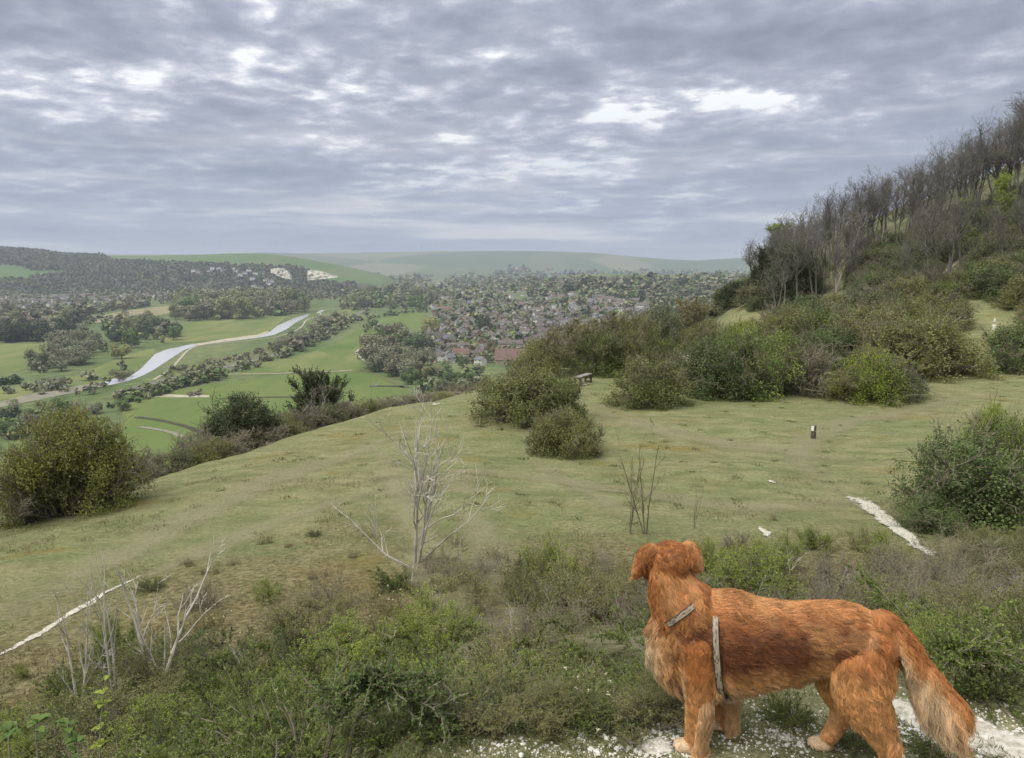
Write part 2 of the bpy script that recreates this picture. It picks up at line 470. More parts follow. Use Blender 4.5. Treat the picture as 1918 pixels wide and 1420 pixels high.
# ------------------------------------------------------------------ fields, river, paths on the valley floor
def flat_mat(name, a, b, sc, stretch=(1, 1, 1), rough=.95, spec=.1):
    return rough_mat(name, a, b, sc, rough, 0, 6, None, spec, stretch)
M['field_bright'] = flat_mat('bright_pasture', (.110, .152, .044), (.195, .205, .078), .03, (1, .3, 1))
M['field_deep'] = flat_mat('deep_green_pasture', (.090, .142, .036), (.150, .180, .056), .025, (1, .3, 1))
M['field_tan'] = flat_mat('pale_stubble', (.20, .185, .095), (.29, .26, .15), .03)
M['field_rough'] = flat_mat('rough_grass', (.10, .115, .045), (.165, .16, .08), .06)
M['pale_track'] = flat_mat('pale_chalk_track', (.30, .27, .18), (.47, .43, .33), .15)
M['mud'] = flat_mat('grey_mud', (.17, .165, .115), (.26, .245, .185), .08)
M['ballast'] = flat_mat('rail_ballast', (.13, .12, .115), (.22, .20, .19), .2)
M['tarmac'] = flat_mat('tarmac', (.11, .11, .115), (.17, .17, .175), .2)
M['ditch'] = flat_mat('ditch', (.045, .045, .03), (.09, .085, .05), .1)
def water_mat():
    m, nt = new_mat('river_water'); p = wpos(nt)
    n = noise(nt, node(nt, 'ShaderNodeMapping', {0: p, 3: (1, .4, 1)}).outputs[0], .35, 5, .6)
    b = node(nt, 'ShaderNodeBump', {'Strength': .8, 'Distance': .5, 'Height': n}).outputs[0]
    finish(nt, node(nt, 'ShaderNodeBsdfPrincipled', {'Base Color': (.66, .67, .67, 1), 'Roughness': .22, 'Specular IOR Level': .9, 'Metallic': .3, 'Normal': b}).outputs[0])
    return m
M['water'] = water_mat()
def vpt(u, v, z=ZV): return PZ(u, v, z)[:2]
def sheet(name, pts, mat, lift, label, z=ZV):
    P = [vpt(u, v) for u, v in pts]
    bpoly = [Vector((x, y, 0)) for x, y in P]
    from mathutils.geometry import tessellate_polygon
    tr = tessellate_polygon([bpoly])
    V = [(x, y, z + lift) for x, y in P]
    n = np.array(V); T = np.array(tr)
    a = np.cross(n[T[:, 1]] - n[T[:, 0]], n[T[:, 2]] - n[T[:, 0]])[:, 2] < 0
    T[a] = T[a][:, ::-1]
    o = link(name, mesh_np(name, V, T, None, [mat])); tag(o, label, None, None, 'structure'); return o
def catmull(P, n):
    P = np.asarray(P, float); P = np.concatenate([[2 * P[0] - P[1]], P, [2 * P[-1] - P[-2]]]); out = []
    for i in range(1, len(P) - 2):
        t = np.linspace(0, 1, n, endpoint=False)[:, None]; a, b, c, d = P[i - 1:i + 3]
        out.append(.5 * (2 * b + (c - a) * t + (2 * a - 5 * b + 4 * c - d) * t ** 2 + (3 * b - a - 3 * c + d) * t ** 3))
    return np.concatenate(out + [P[-2:-1]])
def strip(name, P, w, mat, lift, label, cross=2, n=8, kind='structure', jit=0, seed=0):
    """path draped on the terrain: P world xy points, w half width per point"""
    P = np.asarray(P, float); w = np.broadcast_to(np.asarray(w, float), (len(P),))
    C = catmull(np.column_stack([P, w]), n); w = C[:, 2]; C = C[:, :2]
    t = nrm(np.gradient(C, axis=0)); nn = np.stack([-t[:, 1], t[:, 0]], 1)
    e = np.linspace(-1, 1, cross)
    XY = C[:, None] + nn[:, None] * e[None, :, None] * w[:, None, None]
    if jit: XY = XY + jit * np.stack([vnoise(XY[..., 0], XY[..., 1], jit * 3, seed + 1), vnoise(XY[..., 0], XY[..., 1], jit * 3, seed + 2)], -1)
    Z = terr(XY[..., 0], XY[..., 1]) + lift
    V = np.concatenate([XY, Z[..., None]], -1).reshape(-1, 3)
    i = np.arange(len(C) * cross).reshape(-1, cross)
    Q = np.stack([i[:-1, :-1], i[1:, :-1], i[1:, 1:], i[:-1, 1:]], -1).reshape(-1, 4)[:, ::-1]
    ed = np.tile(1 - np.abs(e), len(C)) * np.repeat(np.clip(np.minimum(np.arange(len(C)), len(C) - 1 - np.arange(len(C))) / (2. * n), 0.05, 1), cross) ** .5
    o = link(name, mesh_np(name, V, None, Q, [mat], attrs={'edge': ed})); tag(o, label, None, None, kind); return o
vp = lambda L: [vpt(u, v) for u, v in L]

sheet('field', [(232, 760), (300, 735), (420, 716), (560, 700), (640, 697), (700, 700), (760, 728), (778, 742), (760, 757), (700, 775), (560, 850), (420, 900), (240, 880), (225, 800)], M['field_deep'], .10, 'deep green pasture directly below the meadow rim')
sheet('field', [(440, 690), (560, 665), (625, 650), (672, 640), (668, 672), (684, 693), (560, 697), (450, 700)], M['field_bright'], .12, 'bright green field beside the railway behind the tall yew')
sheet('field', [(590, 655), (620, 648), (700, 600), (760, 585), (800, 585), (790, 612), (720, 622), (668, 650), (640, 672)], M['field_deep'], .14, 'deep green field beside the edge of the town')
sheet('field', [(300, 628), (345, 606), (430, 598), (542, 590), (505, 620), (470, 632), (360, 640), (310, 642)], M['field_bright'], .10, 'bright green field inside the river bend')
sheet('field', [(-60, 648), (118, 642), (140, 650), (100, 672), (30, 696), (-60, 700)], M['field_bright'], .10, 'bright green field at the far left below the dark pines')
sheet('field', [(-60, 735), (40, 722), (140, 706), (230, 668), (288, 652), (292, 664), (250, 700), (190, 716), (110, 738), (-60, 756)], M['field_bright'], .12, 'bright green field along the left bank of the river')
sheet('field', [(165, 598), (230, 582), (330, 571), (352, 579), (300, 590), (230, 600), (170, 606)], M['field_tan'], .10, 'pale stubble field among the grey trees')
sheet('field', [(5, 612), (60, 604), (70, 610), (8, 617)], M['field_tan'], .12, 'small pale field at far left')
sheet('field', [(340, 690), (420, 668), (500, 652), (560, 634), (600, 618), (610, 628), (540, 655), (450, 680), (330, 712)], M['field_rough'], .10, 'rough grass strip between the river path and the railway')
sheet('field', [(575, 612), (604, 592), (640, 580), (690, 576), (640, 592), (600, 618), (560, 630)], M['field_bright'], .12, 'bright green river bank beyond the bend')
sheet('river', [(190, 718), (215, 709), (238, 709), (262, 693), (290, 664), (312, 655), (360, 645), (420, 638), (475, 630), (505, 622), (520, 610), (550, 597), (578, 588), (576, 593), (552, 606), (536, 618), (512, 628), (478, 634), (420, 641), (368, 648), (345, 656), (322, 671), (290, 692), (270, 703), (240, 715), (205, 722)], M['water'], .25, 'silver river winding through the valley')
sheet('river', [(592, 586), (603, 581), (608, 582), (598, 587)], M['water'], .25, 'last glint of the river before the trees')
sheet('mud_bank', [(-20, 758), (40, 742), (120, 727), (190, 716), (205, 722), (130, 738), (60, 752), (-20, 768)], M['mud'], .22, 'pale mud of the tidal channel at the left')
sheet('mud_bank', [(360, 646), (420, 635.5), (480, 627.5), (500, 621), (508, 623), (482, 632), (424, 640), (366, 648.6)], M['pale_track'], .30, 'pale sand bar at the river bend')
sheet('track', [(275, 743), (285, 733), (305, 727), (292, 738), (330, 740), (392, 741), (392, 744.5), (320, 745)], M['pale_track'], .2, 'pale bare track in the green pasture')
strip('river_path', vp([(288, 712), (318, 693), (338, 672), (352, 657), (376, 648), (430, 642), (480, 637), (520, 631), (552, 620), (566, 611), (574, 600), (590, 594), (601, 589), (598, 585), (612, 581), (634, 577)]), 1.2, M['pale_track'], .35, 'pale footpath along the river bank')
strip('railway', vp([(215, 738), (330, 708), (450, 682), (530, 660), (600, 632), (640, 606), (690, 577)]), 4.0, M['ballast'], .3, 'grey railway line crossing the valley')
strip('field_track', vp([(400, 703), (470, 700.5), (540, 699.5), (610, 697), (660, 694)]), 1.7, M['pale_track'], .3, 'pale track across the pasture behind the tall yew')
strip('field_track', vp([(676, 693), (705, 703), (735, 717), (775, 735)]), 1.4, M['field_rough'], .3, 'faint track down the pasture edge')
strip('field_track', vp([(680, 650), (669, 658), (668, 664), (682, 676)]), 1.5, M['pale_track'], .3, 'short pale curved path by the grey trees')
strip('ditch', vp([(692, 724), (740, 724), (762, 726)]), 3.0, M['ditch'], .3, 'dark ditch in the green field')
strip('ditch', vp([(410, 748), (480, 745), (560, 744)]), 2.0, M['ditch'], .3, 'dark ditch behind the yews')
strip('ditch', vp([(255, 782), (300, 788), (350, 800), (385, 815)]), 2.0, M['ditch'], .3, 'marshy ditch with rushes near the left yew')
strip('ditch', vp([(262, 800), (310, 808), (350, 822)]), 1.6, M['mud'], .3, 'muddy gutter near the left yew')

# chalk quarry faces cut in the foot of the left hill
def chalk_mat():
    m, nt = new_mat('chalk_face'); p = pos(nt)
    n = noise(nt, p, .09, 7, .65); f = noise(nt, node(nt, 'ShaderNodeMapping', {0: p, 3: (1, 1, 3)}).outputs[0], .03, 4)
    c = mixc(nt, ramp(nt, n, [(.4, 0), (.62, 1)]), (.30, .29, .22), (.52, .49, .41))
    c = mixc(nt, ramp(nt, f, [(.50, 0), (.62, .85)]), c, (.10, .11, .07))
    finish(nt, node(nt, 'ShaderNodeBsdfPrincipled', {'Base Color': c, 'Roughness': .95, 'Specular IOR Level': .1}).outputs[0])
    return m
M['chalk_face'] = chalk_mat()
def cliff(name, us, vt, vb, Yb, Yt, label, seed):
    n, k = 34, 10; V = []
    for i in range(n):
        u = us[0] + (us[1] - us[0]) * i / (n - 1); a, b = np.interp(u, *zip(*vt)), np.interp(u, *zip(*vb))
        for j in range(k):
            f = j / (k - 1); v = b + (a - b) * f
            V.append(PY(u, v, Yb + (Yt - Yb) * f + 26 * float(vnoise(i * 9., j * 14., 30, seed))))
    i = np.arange(n * k).reshape(n, k)
    Q = np.stack([i[:-1, :-1], i[1:, :-1], i[1:, 1:], i[:-1, 1:]], -1).reshape(-1, 4)
    tag(link(name, mesh_np(name, V, None, Q, [M['chalk_face']])), label, None, None, 'structure')
cliff('quarry_face', (507, 546), [(507, 504), (520, 502), (532, 502), (540, 508), (547, 516)], [(507, 511), (520, 517), (540, 524.5), (547, 524)], 2330, 2400, 'left white chalk quarry face with a dark scrub streak', 3)
cliff('quarry_face', (576, 632), [(576, 502.5), (590, 506), (610, 510), (632, 516)], [(576, 525), (586, 524.5), (610, 522), (632, 520)], 2330, 2410, 'right white chalk quarry face tapering to the right', 6)
# ------------------------------------------------------------------ the dog
def fur_mat(name):
    m, nt = new_mat(name)
    c = attr(nt, 'fur_colour', 'Color')
    n = noise(nt, pos(nt), 9.0, 4, .6)
    c = mixc(nt, 1.0, c, ramp(nt, n, [(.3, .80), (.65, 1.12)]), 'MULTIPLY')
    finish(nt, node(nt, 'ShaderNodeBsdfPrincipled', {'Base Color': c, 'Roughness': .48, 'Specular IOR Level': .35}).outputs[0])
    return m
M['fur'] = fur_mat('red_gold_fur')
M['dog_black'] = rough_mat('dog_nose', (.012, .011, .011), (.025, .022, .02), 60, .35)
M['claw'] = rough_mat('claw', (.05, .04, .035), (.12, .10, .08), 40, .4)

DOG_U0, DOG_Y0, DOG_SL = 1300.0, 2.66, (2.46 - 2.66) / 340.0
def dY(u): return DOG_Y0 + (u - DOG_U0) * DOG_SL
def DP(u, v, off=0.0):
    """place on the dog's middle plane; off = metres towards the far side"""
    return PY(u, v, dY(u)) + off * DOG_LAT
DOG_AX = nrm((PY(1640, 1200, dY(1640)) - PY(1300, 1200, dY(1300))) * np.array([1, 1, 0]))       # head -> tail
DOG_LAT = np.array([-DOG_AX[1], DOG_AX[0], 0.0])                                                     # to the far side
UPV = np.array([0, 0, 1.0])

def sphere(c, r, ax=None, n=12, k=8):
    th = np.linspace(0, math.pi, k + 1)[1:-1]; ph = np.arange(n) * 2 * math.pi / n
    V = np.array([[math.sin(t) * math.cos(p), math.sin(t) * math.sin(p), math.cos(t)] for t in th for p in ph] + [[0, 0, 1], [0, 0, -1]])
    V = V * np.asarray(r, float)
    if ax is not None: V = V @ np.array(ax)
    V = V + np.asarray(c)
    T, Q = [], []
    for i in range(k - 2):
        for j in range(n): Q.append([i * n + j, (i + 1) * n + j, (i + 1) * n + (j + 1) % n, i * n + (j + 1) % n])
    b = (k - 2) * n
    for j in range(n): T += [[n * (k - 1), j, (j + 1) % n], [n * (k - 1) + 1, b + (j + 1) % n, b + j]]
    return V, T, Q

def build_dog():
    rng = np.random.default_rng(5)
    base = DP(1470, 1400); base[2] = tz(base[0], base[1])
    root = link('dog', None); root.location = base
    tag(root, 'red golden long haired dog in a harness, standing on the knoll looking over the valley', 'dog')
    G = Geo(); SK = []          # skeleton samples: point, radius, region
    REG = dict(torso=0, neck=1, head=2, ear=3, fleg=4, hleg=5, tail=6, paw=7)
    def loft(secs, lat, reg, n=20):
        c = catmull(np.array([[u, vt, vb, w, o] for u, vt, vb, w, o in secs], float), 6); rings = []
        for u, vt, vb, w, o in c:
            a, b = DP(u, vt, o), DP(u, vb, o); m = (a + b) / 2; h = np.linalg.norm(a - b) / 2
            an = np.arange(n) * 2 * math.pi / n
            rings.append(m + np.outer(np.sin(an) * h, UPV) + np.outer(np.cos(an) * w, DOG_LAT))
            SK.append((m, min(h, w), REG[reg]))
            if h > w * 1.15:
                SK.append((m + UPV * (h - w), w, REG[reg])); SK.append((m - UPV * (h - w), w, REG[reg]))
        V = np.concatenate(rings); k = len(rings); i = np.arange(k * n).reshape(k, n); j = np.roll(i, -1, 1)
        Q = np.stack([i[:-1], j[:-1], j[1:], i[1:]], -1).reshape(-1, 4)
        V = np.concatenate([V, [rings[0].mean(0), rings[-1].mean(0)]])
        T = [[k * n, j[0, q], i[0, q]] for q in range(n)] + [[k * n + 1, i[-1, q], j[-1, q]] for q in range(n)]
        G.add(V, T, Q)
    def limb(pts, reg, n=12):
        """pts (u, v, lateral offset, radius m)"""
        c = catmull(np.array([[*DP(u, v, o), r] for u, v, o, r in pts]), 6)
        V, Q = tubes(c[None, :, :3], c[None, :, 3], n); G.add(V, Q=Q)
        k = len(c)
        G.add(np.concatenate([V[:n], [c[0, :3]]]), T=[[n, (q + 1) % n, q] for q in range(n)])
        G.add(np.concatenate([V[-n:], [c[-1, :3]]]), T=[[n, q, (q + 1) % n] for q in range(n)])
        for q in c: SK.append((q[:3], q[3], REG[reg]))
        for q in (c[0], c[-1]): G.add(*sphere(q[:3], q[3] * .98))
    # trunk
    loft([(1226, 1142, 1212, .060, 0), (1250, 1122, 1250, .095, 0), (1294, 1107, 1284, .120, 0), (1346, 1107, 1296, .128, 0), (1376, 1111, 1290, .129, 0), (1412, 1122, 1282, .128, 0),
          (1470, 1131, 1270, .122, 0), (1530, 1130, 1254, .113, 0), (1580, 1134, 1262, .118, 0), (1630, 1152, 1262, .112, 0), (1664, 1176, 1250, .085, 0), (1674, 1190, 1235, .06, 0)], 1, 'torso')
    # neck, head
    limb([(1318, 1176, 0, .112), (1290, 1144, .0, .112), (1266, 1112, .01, .096), (1256, 1086, .02, .082), (1253, 1066, .03, .074)], 'neck', 16)
    H = DP(1254, 1056, .035)
    FD = nrm(np.array([-.42, .90, -.10])); FS = nrm(np.cross(FD, UPV)); FU = np.cross(FS, FD)       # where the face points: away and left
    ax = np.array([FS, FD, FU])
    G.add(*sphere(H, (.078, .088, .070), ax, 16, 10)); SK.append((H, .08, REG['head']))
    for s in (-1, 1):                                                                  # cheeks
        G.add(*sphere(H + FD * .05 + FS * s * .036 - FU * .02, (.045, .06, .045), ax))
    for k in range(6):                                                                 # muzzle, tapering
        f = k / 5; G.add(*sphere(H + FD * (.085 + .085 * f) - FU * (.022 + .008 * f), (.046 - .012 * f, .035, .038 - .010 * f), ax)); SK.append((H + FD * (.085 + .085 * f) - FU * .025, .04, REG['head']))
    G.add(*sphere(H + FD * .12 - FU * .055, (.026, .06, .014), ax))                    # lower jaw
    # ears: folded flaps hanging from the sides of the skull
    for (u0, v0), (u1, v1), o in (((1218, 1028), (1197, 1063), .02), ((1287, 1028), (1301, 1054), .04)):
        A, B = DP(u0, v0, o), DP(u1, v1, o - .02)
        for k in range(7):
            f = k / 6; q = A + (B - A) * f; q = q + np.array([0, 0, .012]) * math.sin(f * math.pi)
            w = .018 + .017 * math.sin(f * math.pi * .8)
            side = nrm(B - A); G.add(*sphere(q, (w, .017, w), np.array([FD, np.cross(side, FD), side]))); SK.append((q, .024, REG['ear']))
    # near fore leg, far fore leg
    limb([(1312, 1190, -.06, .080), (1314, 1240, -.072, .070), (1312, 1282, -.08, .050), (1306, 1322, -.08, .035), (1302, 1360, -.08, .029), (1300, 1388, -.08, .029), (1296, 1402, -.08, .027)], 'fleg')
    limb([(1322, 1200, .07, .07), (1330, 1260, .085, .056), (1346, 1300, .088, .036), (1350, 1340, .088, .028), (1350, 1372, .088, .026), (1347, 1384, .088, .024)], 'fleg')
    # near hind leg (thigh, knee, hock, shank), far hind leg
    limb([(1628, 1196, -.045, .072), (1612, 1228, -.060, .096), (1608, 1268, -.074, .092), (1624, 1312, -.086, .070), (1644, 1350, -.09, .048), (1660, 1382, -.09, .037), (1660, 1420, -.09, .031), (1652, 1452, -.09, .029), (1648, 1466, -.09, .027)], 'hleg')
    limb([(1610, 1200, .06, .085), (1588, 1245, .07, .090), (1568, 1288, .08, .072), (1573, 1322, .08, .054), (1580, 1348, .08, .043), (1573, 1374, .08, .035), (1560, 1396, .08, .031), (1553, 1403, .08, .028)], 'hleg')
    # tail carried low
    limb([(1648, 1178, 0, .064), (1680, 1200, -.005, .052), (1702, 1230, -.01, .043), (1734, 1264, -.02, .040), (1764, 1296, -.03, .036), (1786, 1322, -.035, .028)], 'tail')
    # paws: a pad with four toes each
    PAWS = []
    for u, v, o in ((1290, 1404, -.085), (1339, 1390, .088), (1636, 1470, -.09), (1541, 1406, .08)):
        c = DP(u, v, o); c[2] = tz(c[0], c[1]) + .018
        G.add(*sphere(c, (.045, .032, .022), np.array([DOG_AX, DOG_LAT, UPV]))); SK.append((c, .03, REG['paw']))
        for q in range(4):
            t = c - DOG_AX * (.036 - .010 * abs(q - 1.5)) + DOG_LAT * (q - 1.5) * .016 - UPV * .002
            G.add(*sphere(t, (.022, .0105, .016), np.array([DOG_AX, DOG_LAT, UPV]))); PAWS.append(t)
    G.V = [v - base for v in G.V]
    me0 = G.mesh('body_cage', [M['fur']])
    tmp = link('body_cage', me0)
    rm = tmp.modifiers.new('r', 'REMESH'); rm.mode = 'VOXEL'; rm.voxel_size = .0075
    sm = tmp.modifiers.new('s', 'SMOOTH'); sm.factor = .5; sm.iterations = 7
    dg = bpy.context.evaluated_depsgraph_get()
    body = bpy.data.meshes.new_from_object(tmp.evaluated_get(dg), depsgraph=dg)
    bpy.data.objects.remove(tmp); bpy.data.meshes.remove(me0)
    body.name = 'body'; body.materials.clear(); body.materials.append(M['fur'])
    nv = len(body.vertices)
    V = np.zeros(nv * 3, np.float32); body.vertices.foreach_get('co', V); V = V.reshape(-1, 3).astype(float) + base
    N = np.zeros(nv * 3, np.float32); body.vertices.foreach_get('normal', N); N = N.reshape(-1, 3).astype(float)
    body.polygons.foreach_set('use_smooth', np.ones(len(body.polygons), bool))
    SP = np.array([s[0] for s in SK]); SR = np.array([s[1] for s in SK]); SG = np.array([s[2] for s in SK])
    def local(p):
        """position in the dog's own side view (photograph pixel units on its middle plane) + lateral offset"""
        lat = (p - DP(1470, 1400)) @ DOG_LAT
        return proj(p - lat[:, None] * DOG_LAT), lat
    def region(p):
        out = np.zeros(len(p), int)
        for i in range(0, len(p), 4000):
            q = p[i:i + 4000]; out[i:i + 4000] = SG[(np.linalg.norm(q[:, None] - SP[None], axis=2) / SR[None]).argmin(1)]
        return out
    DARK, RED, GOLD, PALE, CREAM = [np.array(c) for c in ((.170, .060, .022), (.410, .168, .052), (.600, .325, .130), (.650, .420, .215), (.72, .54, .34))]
    def lerp(a, b, t): return a + (b - a) * np.clip(t, 0, 1)[:, None]
    def colour(p, reg):
        uv, lat = local(p); u, v = uv[:, 0], uv[:, 1]
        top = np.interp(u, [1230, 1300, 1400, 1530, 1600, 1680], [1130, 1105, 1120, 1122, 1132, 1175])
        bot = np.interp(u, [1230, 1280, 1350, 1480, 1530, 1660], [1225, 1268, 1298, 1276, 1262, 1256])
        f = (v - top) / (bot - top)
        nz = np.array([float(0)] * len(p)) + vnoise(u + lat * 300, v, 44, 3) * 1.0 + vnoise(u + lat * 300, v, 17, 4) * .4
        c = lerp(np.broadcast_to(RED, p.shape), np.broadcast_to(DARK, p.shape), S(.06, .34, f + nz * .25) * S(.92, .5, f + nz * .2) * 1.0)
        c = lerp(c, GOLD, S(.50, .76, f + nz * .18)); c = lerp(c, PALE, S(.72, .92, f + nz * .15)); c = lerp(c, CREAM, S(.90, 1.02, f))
        c = lerp(c, GOLD, S(.05, .35, nz) * .55); c = lerp(c, GOLD, S(.14, .0, f) * .45)  # gold flecks at random; along the back, sunlight painted into the fur colour
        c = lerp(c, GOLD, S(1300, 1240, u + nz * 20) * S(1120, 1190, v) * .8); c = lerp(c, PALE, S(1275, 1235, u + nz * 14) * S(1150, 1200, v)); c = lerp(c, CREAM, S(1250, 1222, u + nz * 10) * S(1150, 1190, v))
        nk = (reg == 1); c = np.where(nk[:, None], lerp(lerp(np.broadcast_to(RED, p.shape), GOLD, S(-.1, .5, nz) * .75), DARK, S(.2, .7, -nz) * .4), c)
        hd = (reg == 2); c = np.where(hd[:, None], lerp(np.broadcast_to(RED, p.shape), DARK, S(-.1, .6, nz) * .5), c)
        er = (reg == 3); c = np.where(er[:, None], lerp(lerp(np.broadcast_to(RED, p.shape), GOLD, S(-.2, .5, nz) * .7), PALE, (S(1200, 1186, u) + S(1302, 1314, u)) * .45), c)
        fl = (reg == 4); c = np.where(fl[:, None], lerp(lerp(np.broadcast_to(RED * 1.1, p.shape), GOLD * 1.08, S(1215, 1300, v + nz * 40)), PALE, S(1375, 1405, v)), c)
        hl = (reg == 5); c = np.where(hl[:, None], lerp(lerp(np.broadcast_to(RED, p.shape), GOLD * 1.08, S(1190, 1245, v + nz * 30)), PALE, S(1380, 1450, v) * .4 + S(.1, .5, nz) * .45), c)
        tl = (reg == 6); along = (u - 1680) / 120
        # the tail's feathering is pale inside, redder along its upper edge and tip
        edge = (v - np.interp(u, [1680, 1730, 1790, 1830], [1180, 1240, 1300, 1340]))
        tc_ = lerp(lerp(np.broadcast_to(RED * 1.1, p.shape), GOLD, S(-16, 12, edge + nz * 16)), CREAM, S(2, 26, edge + nz * 14) * S(1.25, .5, along))
        tc_ = lerp(tc_, RED, S(.0, -.3, along) * .9)
        c = np.where(tl[:, None], tc_, c)
        pw = (reg == 7); c = np.where(pw[:, None], CREAM * .95, c)
        return np.clip(c, 0, 1)
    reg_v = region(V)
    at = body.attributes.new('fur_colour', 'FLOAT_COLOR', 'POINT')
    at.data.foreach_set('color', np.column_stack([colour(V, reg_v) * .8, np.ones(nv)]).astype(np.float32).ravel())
    bo = link('body', body, root)
    # ---- coat: strands rooted on the skin, combed along the body, gathered into wavy locks
    body.calc_loop_triangles(); nt_ = len(body.loop_triangles)
    T = np.zeros(nt_ * 3, np.int32); body.loop_triangles.foreach_get('vertices', T); T = T.reshape(-1, 3)
    e1, e2 = V[T[:, 1]] - V[T[:, 0]], V[T[:, 2]] - V[T[:, 0]]
    area = np.linalg.norm(np.cross(e1, e2), axis=1) / 2
    def sample(n):
        t = rng.choice(nt_, n, p=area / area.sum()); r1 = np.sqrt(rng.random(n))[:, None]; r2 = rng.random(n)[:, None]
        w = np.concatenate([1 - r1, r1 * (1 - r2), r1 * r2], 1)
        p = (V[T[t]] * w[:, :, None]).sum(1); nn = nrm((N[T[t]] * w[:, :, None]).sum(1)); return p, nn
    NH, NC, K = 210000, 6500, 7
    P0, N0 = sample(NH)
    reg = region(P0); uv, lat = local(P0); u, v = uv[:, 0], uv[:, 1]
    # combing direction
    back, down = DOG_AX, -UPV
    D = np.zeros((NH, 3)); D[:] = back * .9 + down * .35
    f_low = S(1180, 1290, v)[:, None]
    tor = reg == 0; D[tor] = (back * (1.0 - .45 * f_low) + down * (.25 + .75 * f_low))[tor]
    front = (tor & (u < 1275)) ; D[front] = down * 1.0 + back * .15
    nk = reg == 1; D[nk] = nrm(DP(1330, 1180) - DP(1254, 1062)) * .7 + down * .5
    nfront = nk & (u < 1262) & (v > 1110); D[nfront] = down
    hd = reg == 2; D[hd] = -FD * .9 + down * .5
    er = reg == 3; D[er] = down * 1.0 + (-FD) * .15; er2 = er & (u > 1260); D[er2] = down * .9 + np.array([.25, 0, 0])
    er1 = er & (u < 1230); D[er1] = down * .9 + np.array([-.25, 0, 0])
    fl = reg == 4; D[fl] = down + back * .16
    hl = reg == 5; D[hl] = down * .9 + back * .35
    tl = reg == 6; tdir = nrm(DP(1795, 1345) - DP(1700, 1225)); D[tl] = tdir * .55 + down * 1.0
    D = D + .28 * np.stack([vnoise(u, v + 90 * q, 26, 20 + q) for q in range(3)], 1) * 2
    D = nrm(D - N0 * (D * N0).sum(1)[:, None] * .9)
    # length
    L = np.full(NH, .044)
    L[tor] = (.044 + .016 * S(1200, 1290, v))[tor]; L[tor & (v > 1245) & (N0[:, 2] < -.05)] = .060
    chest = (reg <= 1) & (u < 1262) & (v > 1130); L[chest] = .072 + .03 * S(1150, 1210, v[chest])
    L[nk & ~chest] = .056; L[hd] = .026; L[er] = .036; L[reg == 7] = .008
    L[fl] = .016; ffe = fl & (((N0 @ DOG_AX) > .25) & (v > 1280) & (v < 1375)); L[ffe] = .10 + .03 * S(1290, 1340, v[ffe])
    L[hl] = np.where(v[hl] < 1320, .034, .014); hfe = hl & ((N0 @ DOG_AX) > .35) & (v < 1352); L[hfe] = .060
    tlen = np.interp(u, [1650, 1690, 1740, 1790, 1830], [.08, .175, .195, .150, .095]); und = S(.75, .0, N0[:, 2]); L[tl] = ((.045 + (tlen - .045) * und))[tl]
    tip = tl & (u > 1772); L[tip] = .085
    L *= rng.uniform(.7, 1.15, NH)
    # straps press the coat flat
    str1 = (np.abs(u - np.interp(v, [1110, 1290], [1343, 1357])) < 7) & (v > 1158) & (reg != 4) & (lat < 0)
    L[str1] = .006
    dst = np.abs((v - 1140) - (u - 1272) * (-38 / 55.)) ; str2 = (dst < 7) & (u > 1246) & (u < 1304) & (lat < .02); L[str2] = .006
    lift = np.where(L > .045, .30, .22)
    lift = np.where(tl, .35, lift); lift = np.where(ffe, .6, lift); lift = np.where(chest, .48, lift)
    d0 = nrm(D + N0 * lift[:, None]); d1 = nrm(D + N0 * .02 + down * .18)
    # locks
    from mathutils.kdtree import KDTree
    ci = rng.choice(NH, NC, replace=False)
    kd = KDTree(NC)
    for q, c in enumerate(P0[ci]): kd.insert(c, q)
    kd.balance()
    lock = np.array([kd.find(p)[1] for p in P0]); li = ci[lock]
    ts = np.linspace(0, 1, K)
    phase = rng.uniform(0, 6.28, NC)[lock]; wav = rng.uniform(.6, 1.4, NC)[lock]
    side = nrm(np.cross(D, N0))
    def strand(i):
        pts = [P0[i]]
        for t0, t1 in zip(ts[:-1], ts[1:]):
            m = (t0 + t1) / 2; d = nrm(d0[i] * (1 - m) + d1[i] * m); pts.append(pts[-1] + d * (L[i] * (t1 - t0))[:, None])
        return np.stack(pts, 1)
    X = strand(np.arange(NH)); G_ = strand(li)
    cl = (np.where(L > .02, .55, .25) * rng.uniform(.5, 1.0, NH))[:, None, None] * (ts ** 1.3)[None, :, None]
    rootd = np.linalg.norm(P0 - P0[li], axis=1); cl = cl * (rootd < .03)[:, None, None]
    X = X * (1 - cl) + G_ * cl
    amp = (np.minimum(L * .14, .0085) * wav)[:, None] * np.sin(phase[:, None] + ts[None] * (4.5 + L * 60)[:, None]) * ts[None]
    X = X + side[:, None] * amp[..., None] + rng.normal(0, 1, (NH, 1, 3)) * np.minimum(L * .05, .004)[:, None, None] * (ts ** 1.5)[None, :, None]
    # keep strands out of the ground
    gz = terr(X[..., 0], X[..., 1]); X[..., 2] = np.maximum(X[..., 2], gz + .003)
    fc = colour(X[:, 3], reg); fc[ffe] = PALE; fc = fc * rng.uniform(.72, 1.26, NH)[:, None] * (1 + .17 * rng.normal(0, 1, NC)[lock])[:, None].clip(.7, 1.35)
    hcv = bpy.data.hair_curves.new('coat')
    hcv.add_curves([K] * NH)
    hcv.points.foreach_set('position', (X - base).astype(np.float32).ravel())
    rad = (np.where(L > .04, .00075, .00065))[:, None] * np.array([1, 1, .95, .85, .7, .5, .2])[None]
    hcv.points.foreach_set('radius', rad.astype(np.float32).ravel())
    a = hcv.attributes.new('fur_colour', 'FLOAT_COLOR', 'CURVE'); a.data.foreach_set('color', np.column_stack([fc.clip(0, 1), np.ones(NH)]).astype(np.float32).ravel())
    m, nt = new_mat('coat_hair')
